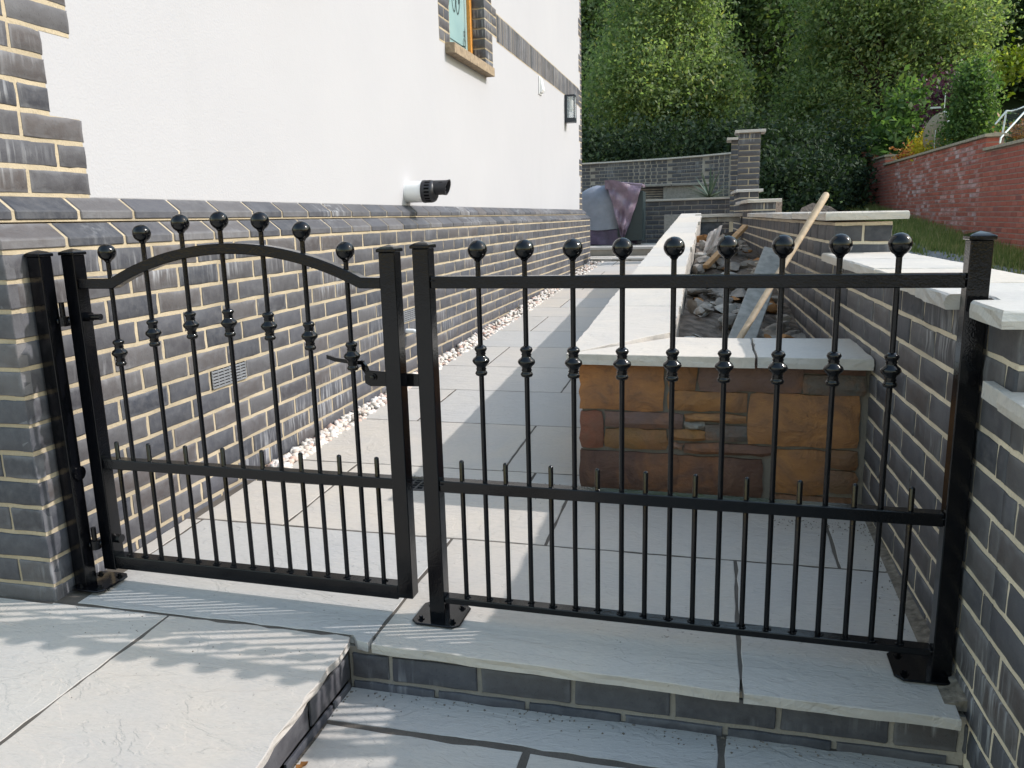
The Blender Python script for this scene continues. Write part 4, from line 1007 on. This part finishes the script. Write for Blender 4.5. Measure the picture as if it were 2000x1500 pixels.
for x0, x1 in ((-.6, .2), (.21, .9), (.91, 1.6)): MB().box(x0, x1, 13.48, 14.1, 1.515, 1.56).build('coping_slab', M['conc'], tr, bevel=.006)
# covered barbecue
bq = thing('covered_barbecue', 'barbecue under a grey and purple weather cover beyond the house corner', 'barbecue', (.15, 10.8, .54))
def drape(rad, z0, z1, seed, fold=.03, seg=40, rows=16, cx=0, cy=0, dome=.3):
    q = random.Random(seed); ph = [q.uniform(0, 6.3) for _ in range(4)]; b = MB(); vs = []
    for j in range(rows+1):
        t = j/rows; z = z0+(z1-z0)*t; k = 1-.12*t if t < 1-dome else (1-.12*t)*math.sqrt(max(0.02, 1-((t-(1-dome))/dome)**2*.93))
        for i in range(seg):
            a_ = 2*math.pi*i/seg; f = 1+fold*(math.sin(7*a_+ph[0]+2*t)+.6*math.sin(13*a_+ph[1]-3*t))*(1.2-t)
            ca, sa = math.cos(a_), math.sin(a_); p_ = 3.2; m_ = (abs(ca)**p_+abs(sa)**p_)**(-1/p_)
            vs.append((cx+rad[0]*m_*ca*k*f, cy+rad[1]*m_*sa*k*f, z+.008*math.sin(5*a_+ph[2])))
    fs = [(j*seg+i, j*seg+(i+1) % seg, (j+1)*seg+(i+1) % seg, (j+1)*seg+i) for j in range(rows) for i in range(seg)]; fs.append(tuple(range(rows*seg, rows*seg+seg)))
    return b.add(vs, fs)
drape((.52, .30), .545, .80, 1, .04, cx=.0, cy=11.0, dome=.05).build('cover_hem', M['dkpurple'], bq, smooth='all')
drape((.50, .285), .78, 1.47, 2, .05, cx=-.05, cy=11.0, dome=.45).build('cover_body', M['cover'], bq, smooth='all')
b = MB(); poly = [(.22, .64), (.30, .58), (.05, 1.50)]
nu, nv = 12, 18; vs = []; q = random.Random(8)
for j in range(nv+1):
    v = j/nv; xl = .02+.29*v**.9; xr = .60-.28*v**1.2; z = 1.56-.02-.95*v
    for i in range(nu+1):
        u = i/nu; x = xl+(xr-xl)*u; zz = z-.09*u*(1-v)+.02*math.sin(6*u+4*v)
        vs.append((x, 10.62+.035*math.sin(11*u+7*v)+.03*math.sin(19*v-5*u)+.10*abs(u-.5)*(1-v)+q.uniform(-.008, .008), zz))
b.add(vs, [(j*(nu+1)+i, j*(nu+1)+i+1, (j+1)*(nu+1)+i+1, (j+1)*(nu+1)+i) for j in range(nv) for i in range(nu)]); b.build('cover_flap', M['purple'], bq, smooth='all')
b = MB(); b.prism([(.02, 1.54), (.62, 1.47), (.62, 1.42), (.02, 1.40)], 'y', 10.70, 11.1); b.build('lid_side', M['purple'], bq, bevel=.02)
MB().box(.22, .62, 10.72, 11.2, .60, 1.36).build('cabinet', M['cabinet'], bq, bevel=.01)
for x in (.28, .56): MB().lathe([(.03, -.02), (.035, -.015), (.035, .015), (.03, .02)], (x, 10.76, .572), 14, 'y').build('castor', M['bplastic'], bq, smooth=True)

# spiky plant
ag = thing('spiky_plant', 'grey green spiky rosette plant on top of the planter wall', 'plant', (1.62, 11.5, 1.2))
q = random.Random(21); b = MB()
for k in range(54):
    a_ = q.uniform(0, 6.3); el = math.acos(1-q.random()*.93); L = q.uniform(.40, .56); c_, s_ = math.cos(a_), math.sin(a_); wd = q.uniform(.010, .017); bend = q.uniform(.05, .16)
    P = []
    for t in (0, .35, .7, 1): r_ = L*t*math.sin(el); z = 1.24+L*t*math.cos(el)-bend*t*t*math.sin(el)*.6; P.append(Vector((1.62+c_*r_, 11.5+s_*r_, z)))
    wv = Vector((-s_, c_, 0))
    w4 = (wd*.9, wd, wd*.7, .001); vs = []
    for p, ww in zip(P, w4): vs += [p-wv*ww+Vector((0, 0, ww*.4)), p, p+wv*ww+Vector((0, 0, ww*.4))]
    b.add(vs, [(3*i+j, 3*i+j+1, 3*i+j+4, 3*i+j+3) for i in range(3) for j in range(2)])
b.build('leaves', M['agave'], ag); MB().lathe([(.05, 1.18), (.06, 1.22), (.04, 1.28)], (1.62, 11.5, 0), 12).build('stem', M['bark'], ag, smooth=True)

# ================================================================== RED WALL AND THE GARDEN BEHIND IT
red = thing('red_brick_wall', 'long red brick wall with sloping stepped stone coping along the lane', 'garden wall', (5.85, 15, .5))
rs = [(5.0, 12.1, 1.83), (12.1, 19.9, 2.04), (19.9, 21.5, 2.25), (21.5, 22.7, 2.41)]
b = MB()
for y0, y1, zt in rs: b.box(5.756, 6.0, y0+.003, y1+.002, -.6, zt)
b.build('wall_core', M['rmortar'], red)
specs = []
for c in range(36):
    z0 = 2.345-.075*c
    for (y0, y1, zt) in rs:
        if z0+.065 > zt+.005: continue
        for s0, s1 in spans(y0, y1, 0 if c % 2 else .1125):
            if z0+.065 < lane_z(5.7, s1)-.02: continue
            specs.append((5.75, s1, z0, R(-90), s1-s0))
    for (y0, y1, zt), zl in zip(rs[1:], [r[2] for r in rs[:-1]]):
        if z0+.065 <= zt+.005 and z0 > zl+.02: specs.append((5.752, y0+.001, z0, 0, .215))
emit('brick', specs, M['red'], red, H=.0585)
for (y0, y1, zt) in rs:
    n = max(1, int((y1-y0)/.9)); 
    for i in range(n):
        a0 = y0+(y1-y0)*i/n-(.05 if i == 0 else 0); a1 = y0+(y1-y0)*(i+1)/n-.006
        MB().prism([(5.71, zt+.002), (6.04, zt+.002), (6.04, zt+.045), (5.875, zt+.062), (5.71, zt+.045)], 'y', a0, a1).build('coping_slab', M['rcoping'], red, bevel=.004)
MB().box(5.70, 6.05, 22.7, 23.05, .8, 2.60).build('end_pillar', M['red'], red); MB().box(5.66, 6.10, 22.66, 23.1, 2.602, 2.66).build('pillar_cap', M['rcoping'], red, bevel=.006)
# raised lawn behind the wall
b = MB(); b.add([(6.0, 4, 1.3), (40, 4, 2.6), (40, 23, 3.4), (6.0, 23, 2.0)], [(0, 1, 2, 3)]); b.add([(6.0, 4, -1), (6.0, 4, 1.3), (40, 4, 2.6), (40, 4, -1)], [(0, 1, 2, 3)]); tag(b.build('upper_garden', M['hill']), kind='structure')

def leaves(name, mat, blobs, n, size, parent=None, seed=0, shell=.55, aspect=1.6, zmin=-99, up=.25):
    """leaf cards spread through ellipsoids: blobs = (cx, cy, cz, rx, ry, rz)"""
    g_ = np.random.default_rng(seed); B = np.array(blobs, float); vol = (B[:, 3]*B[:, 4]*B[:, 5])**.75; pick = g_.choice(len(B), n, p=vol/vol.sum())
    d = g_.normal(size=(n, 3)); d /= np.linalg.norm(d, axis=1)[:, None]; rr = shell+(1-shell)*g_.random(n)**.7; rr *= 1+.10*g_.normal(size=n)
    # clumps: pull towards small cluster centres
    c = B[pick, :3]+d*B[pick, 3:]*rr[:, None]
    nc = max(20, n//28); cc = c[g_.choice(n, nc, replace=False)]; k = g_.integers(0, nc, n); m = g_.random(n) < .72
    c[m] = cc[k[m]]+g_.normal(size=(m.sum(), 3))*np.array([1.0, 1.0, .8])*size*2.6
    c = c[c[:, 2] > zmin]; n = len(c)
    nrm = g_.normal(size=(n, 3)); nrm[:, 2] += up*2; nrm /= np.linalg.norm(nrm, axis=1)[:, None]
    t = np.cross(nrm, g_.normal(size=(n, 3))); t /= np.linalg.norm(t, axis=1)[:, None]; bt = np.cross(nrm, t)
    s = size*(.6+.8*g_.random(n))[:, None]
    v = np.stack([c-t*s*aspect*.5, c+bt*s*.42+nrm*s*.08, c+t*s*aspect*.5, c-bt*s*.42+nrm*s*.08], 1).reshape(-1, 3)
    me = bpy.data.meshes.new(name); me.vertices.add(4*n); me.vertices.foreach_set('co', v.ravel().astype(np.float32))
    me.loops.add(4*n); me.loops.foreach_set('vertex_index', np.arange(4*n, dtype=np.int32)); me.polygons.add(n)
    me.polygons.foreach_set('loop_start', np.arange(0, 4*n, 4, dtype=np.int32)); me.polygons.foreach_set('loop_total', np.full(n, 4, dtype=np.int32)); me.update(); me.validate()
    return link(name, me, mat, parent)
def trunk(parent, base, top, r0, r1, seed, limbs=()):
    q = random.Random(seed); base, top = Vector(base), Vector(top); pts = [base.lerp(top, t)+Vector((q.uniform(-.1, .1), q.uniform(-.1, .1), 0))*(0 if t == 0 else 1) for t in (0, .2, .4, .6, .8, 1)]
    b = MB().tube(pts, [r0+(r1-r0)*t for t in (0, .2, .4, .6, .8, 1)], 8)
    for (t, dx, dy, dz) in limbs:
        p0 = base.lerp(top, t); p1 = p0+Vector((dx, dy, dz)); b.tube([p0, p0.lerp(p1, .5)+Vector((0, 0, .15)), p1], [r0*.5, r0*.35, r0*.12], 6)
    return b.build('trunk', M['bark'], parent, smooth=True)
def lobes(cx, cy, cz, rx, ry, rz, n, seed, f=.5):
    q = random.Random(seed); out = [(cx, cy, cz, rx*.72, ry*.72, rz*.72)]
    for _ in range(n):
        a_, e = q.uniform(0, 6.3), q.uniform(-.5, 1.3); out.append((cx+rx*.62*math.cos(a_)*math.cos(e), cy+ry*.62*math.sin(a_)*math.cos(e), cz+rz*.66*math.sin(e), rx*f*q.uniform(.6, 1), ry*f*q.uniform(.6, 1), rz*f*q.uniform(.55, .95)))
    return out
def tree(name, lab, cat, base, h0, crown, mat, n, size, seed, group=None, nl=9, r0=.14, shell=.55):
    t = thing(name, lab, cat, base, 0, group); cx, cy, cz, rx, ry, rz = crown
    lm = [(random.Random(seed+i).uniform(.35, .85), random.Random(seed+i+9).uniform(-.6, .6)*rx, random.Random(seed+i+19).uniform(-.6, .6)*ry, random.Random(seed+i+29).uniform(.2, .6)*rz) for i in range(7)]
    trunk(t, base, (cx, cy, cz+.3*rz), r0, r0*.3, seed, lm)
    leaves('crown', mat, lobes(cx, cy, cz, rx, ry, rz, nl, seed), n, size, t, seed, shell); return t
# two big sallows in front
tree('sallow_tree', 'big sunlit grey green bushy tree nearest the house corner behind the curved wall', 'tree', (-.3, 23.5, 1.1), 3, (-.1, 23.6, 5.2, 3.0, 2.4, 3.9), M['leaf_a'], 62000, .078, 31, nl=12)
tree('sallow_tree', 'big sunlit yellow green bushy tree left of the conical shrub behind the red wall', 'tree', (6.6, 25.5, 1.4), 3, (6.4, 25.3, 5.2, 3.5, 2.6, 3.9), M['leaf_a'], 74000, .078, 47, nl=14)
# dark broadleaves behind
bgt = [(-4.2, 31, 7.0, 4.0, 'dark green tree rising behind the house corner'), (2.6, 30.5, 7.2, 3.6, 'dark green tree in the gap between the two sunlit bushy trees'), (9.8, 33.5, 7.5, 4.2, 'dark green tree directly behind the right hand sunlit bushy tree'),
       (15.2, 34.5, 7.6, 4.0, 'dark green tree behind the conical shrub at the right edge'), (-1.0, 36, 10, 4.4, 'tall dark tree high behind the left sunlit bushy tree'), (5.6, 37, 10, 4.6, 'tall dark tree high behind the right sunlit bushy tree'), (12.0, 40, 11.5, 4.8, 'tall dark tree on the hillside above the red wall'), (21, 39, 11, 4.8, 'dark tree furthest right beyond the upper garden')]
for i, (x, y, z, r_, lab) in enumerate(bgt): tree('woodland_tree', lab, 'tree', (x, y, gz(x, y)-.2), 4, (x, y, z, r_, 2.8, r_*1.15), M['leaf_b'], 19000, .14, 60+i, 'dark woodland trees on the slope', nl=9, r0=.22, shell=.4)
tag(leaves('undergrowth', M['leaf_b'], [(x, 27.5+random.Random(x).uniform(-1, 2), 2.4, 2.2, 1.5, 1.9) for x in range(-8, 24, 2)]+[(x, 40, 15, 5, 3, 5) for x in range(-18, 40, 5)], 52000, .13, None, 90, .3), kind='stuff')
# shrubs
def shrub(name, lab, blobs, mat, n, size, seed, base, stem=.4, shell=.5):
    t = thing(name, lab, 'shrub', base); leaves('foliage', mat, blobs, n, size, t, seed, shell, 1.5)
    trunk(t, base, (base[0], base[1], base[2]+stem), .05, .025, seed); return t
shrub('bramble_bush', 'dark green ivy and bramble bush right of the tall brick pillar', [(3.2, 18.6, 1.5, .9, .8, 1.0), (4.1, 19.4, 1.5, .9, .8, 1.0), (3.4, 20.8, 2.2, 1.2, .9, 1.1), (4.6, 21.8, 2.4, 1.0, .9, 1.2)], M['leaf_d'], 11000, .085, 101, (3.4, 19.4, .8))
shrub('bramble_bush', 'low dark green bush against the far end of the red wall', [(4.9, 20.6, 1.5, .75, .8, .8), (5.0, 22.6, 1.7, .9, .9, 1.1)], M['leaf_d'], 4200, .08, 103, (4.9, 21, .95))
shrub('shade_thicket', 'added dark foliage standing in for the shade under the left tree above the curved brick wall', [(-1.6, 20.3, 2.3, 1.6, .9, 1.1), (.5, 20.2, 2.4, 1.7, .9, 1.2), (2.2, 20.0, 2.2, 1.2, .9, 1.3)], M['leaf_d'], 15000, .085, 121, (.4, 20.2, .95))  # added leaf mass, its dark colour paints the shade below the crown
shrub('laurel_bush', 'glossy dark laurel behind the far end of the red wall', [(6.9, 22.6, 3.0, .9, .8, 1.3), (6.4, 21.6, 2.6, .6, .6, .7)], M['leaf_c'], 3200, .13, 105, (6.9, 22.6, 1.9))
shrub('conical_shrub', 'upright conical evergreen shrub behind the red wall coping', [(6.46, 15.75, 2.45, .46, .45, .62), (6.46, 15.75, 3.0, .36, .36, .55), (6.46, 15.75, 3.46, .20, .20, .32)], M['leaf_c'], 9000, .05, 107, (6.50, 15.75, 1.7))
shrub('yellow_shrub', 'bright yellow shrub above the red wall coping', [(6.22, 17.4, 2.30, .36, .4, .26), (6.12, 16.8, 2.18, .26, .3, .16)], M['leaf_yellow'], 2600, .05, 109, (6.25, 16.9, 1.85), .3)
shrub('red_flower_shrub', 'small red and orange leaved plant left of the yellow shrub', [(6.1, 18.9, 2.22, .22, .25, .15)], M['leaf_red'], 420, .05, 111, (6.1, 18.9, 1.9), .25)
shrub('purple_shrub', 'dark purple leaved shrub behind the hanging egg chair', [(6.9, 18.6, 3.2, .55, .5, .9)], M['leaf_purple'], 1700, .07, 113, (6.9, 18.6, 1.9), .9)
shrub('lime_maple', 'bright lime green small tree at the right edge high above the wall', [(8.65, 20.4, 4.35, .30, .4, .20), (8.40, 20.3, 3.98, .18, .3, .06), (8.72, 20.4, 4.62, .30, .3, .07), (8.1, 20.4, 3.8, .08, .2, .04)], M['leaf_lime'], 700, .085, 115, (9.0, 20.5, 2.2), 1.9)
shrub('beech_hedge', 'brown leaved hedge behind the dark curved roof at the right edge', [(7.3, 14.4, 2.25, .55, .4, .32)], M['leaf_brown'], 1100, .055, 117, (7.3, 14.4, 1.7), .4)
# egg chair
eg = thing('egg_chair', 'hanging wicker egg chair half hidden by the conical shrub', 'chair', (6.25, 16.9, 1.8))
b = MB(); vs = []; nu, nv = 14, 12
for j in range(nv+1):
    v = math.pi*j/nv
    for i in range(nu+1):
        u = math.pi*.95*(i/nu)-math.pi*.475+math.pi; vs.append((6.25+.34*math.sin(v)*math.cos(u)*1.05, 16.8+.34*math.sin(v)*math.sin(u), 2.45+.48*math.cos(v)))
b.add(vs, [(j*(nu+1)+i, j*(nu+1)+i+1, (j+1)*(nu+1)+i+1, (j+1)*(nu+1)+i) for j in range(nv) for i in range(nu)]); sh = b.build('shell', M['wicker'], eg, smooth='all')
MB().tube([(6.25+.03*math.sin(t), 16.8+.34*math.sin(t)*-1, 2.45+.48*math.cos(t)) for t in np.linspace(0, 2*math.pi, 30)], .02, 8).build('rim', M['tube'], eg, smooth=True)
MB().tube([(6.05, 16.5, 1.75), (6.05, 16.5, 2.55)], .008, 6).build('rope', M['tube'], eg); MB().box(5.98, 6.22, 16.75, 16.79, 3.0, 3.035).build('hanger', M['tube'], eg)
MB().tube([(6.25, 16.8, 2.93), (6.25, 16.8, 3.3)], .008, 6).build('chain', M['tube'], eg)
# goal frame with net
gf = thing('goal_frame', 'pale metal goal frame with dark netting above the step in the red wall', 'goal', (6.2, 12.4, 1.9))
A, Bp, Cp, D_, E_ = (5.97, 12.49, 2.26), (6.13, 12.56, 2.46), (6.46, 12.66, 2.54), (6.08, 12.48, 2.09), (5.90, 11.95, 1.93)
mid_ = (6.29, 12.61, 2.472)
for nm, P in (('back_stay', [A, Bp]), ('crossbar', [Bp, (6.2, 12.58, 2.452), mid_, Cp]), ('upright', [Bp, D_]), ('front_stay', [(6.55, 12.6, 2.62), (6.0, 12.1, 2.085), (5.915, 11.98, 2.01), E_])): MB().tube(P, .014, 8).build(nm, M['tube'], gf, smooth=True)
b = MB()
for k in range(16):
    t = k/15; b.tube([Vector(Bp).lerp(Vector(Cp), t), Vector((6.1, 12.3, 2.05)).lerp(Vector((6.55, 12.4, 2.1)), t)], .0022, 3, False); b.tube([Vector(Bp).lerp(Vector((6.1, 12.3, 2.05)), t), Vector(Cp).lerp(Vector((6.55, 12.4, 2.1)), t)], .0022, 3, False)
tag(b.build('netting', M['bplastic'], gf), kind='stuff')
# dark curved roof (only its top shows)
cr = thing('parked_car', 'black car of which only the curved roof shows above the red wall', 'car', (7.4, 12.8, 1.0))
b = MB(); nu, nv = 16, 8; vs = []
for j in range(nv+1):
    for i in range(nu+1):
        u, v = i/nu*2-1, j/nv*2-1; vs.append((6.85+1.35*(u+1)*.5-.55, 12.6+.8*v*.8, 1.60+.62*(1-abs(u)**2.4)*(1-.18*v*v)))
b.add(vs, [(j*(nu+1)+i, j*(nu+1)+i+1, (j+1)*(nu+1)+i+1, (j+1)*(nu+1)+i) for j in range(nv) for i in range(nu)]); b.build('roof', M['carpaint'], cr, smooth='all')
MB().box(6.2, 7.75, 11.95, 13.25, 1.35, 1.75).build('body', M['carpaint'], cr, bevel=.06)
for x in (6.45, 7.4): MB().lathe([(.15, -.09), (.25, -.08), (.25, .08), (.15, .09)], (x, 12.0, 1.42), 18, 'y').build('wheel', M['bplastic'], cr, smooth=True)
# grass verge at the foot of the red wall
g_ = np.random.default_rng(3); n = 26000
yy = 6+17*g_.random(n)**1.1; edge = np.minimum(np.maximum(4.62, 4.66-.29*(yy-12))+.08*np.sin(1.3*yy)+.07*np.sin(3.1*yy), 5.62); xx = edge+(5.74-edge)*g_.random(n)**.8; hh = .07+.16*g_.random(n)*((xx-edge)/(5.75-edge)*.8+.3)
m2 = g_.random(n) < .12; xx[m2] -= g_.random(m2.sum())*.5; hh[m2] *= .5
zz = np.array([gz(x, y) for x, y in zip(xx, yy)]); an_ = g_.random(n)*6.3; wd = .006+.006*g_.random(n); lx, ly = (g_.random(n)-.5)*.14, (g_.random(n)-.5)*.14
v = np.stack([np.stack([xx-wd*np.cos(an_), yy-wd*np.sin(an_), zz], 1), np.stack([xx+wd*np.cos(an_), yy+wd*np.sin(an_), zz], 1), np.stack([xx+lx*hh*4, yy+ly*hh*4, zz+hh], 1)], 1).reshape(-1, 3)
me = bpy.data.meshes.new('grass'); me.from_pydata(v.tolist(), [], [(3*i, 3*i+1, 3*i+2) for i in range(n)]); me.update(); tag(link('grass_verge', me, M['grass']), kind='stuff')
tag(leaves('far_grass', M['grass'], [(4.0, 17.5, .55, 1.3, 2.5, .30), (3.2, 14.8, .52, .5, .8, .12)], 2500, .07, None, 5, .3), kind='stuff')
tag(link('earth_mound', rock_mesh(200, (.75, .7, .42)), M['soil'], None, mw=Matrix.Translation((3.75, 16.6, .74))), 'low dark heap of earth on the lane beyond the stone coping', 'heap')
print('objects', len(bpy.data.objects), 'tris', sum(len(o.data.polygons) for o in bpy.data.objects if o.type == 'MESH'))
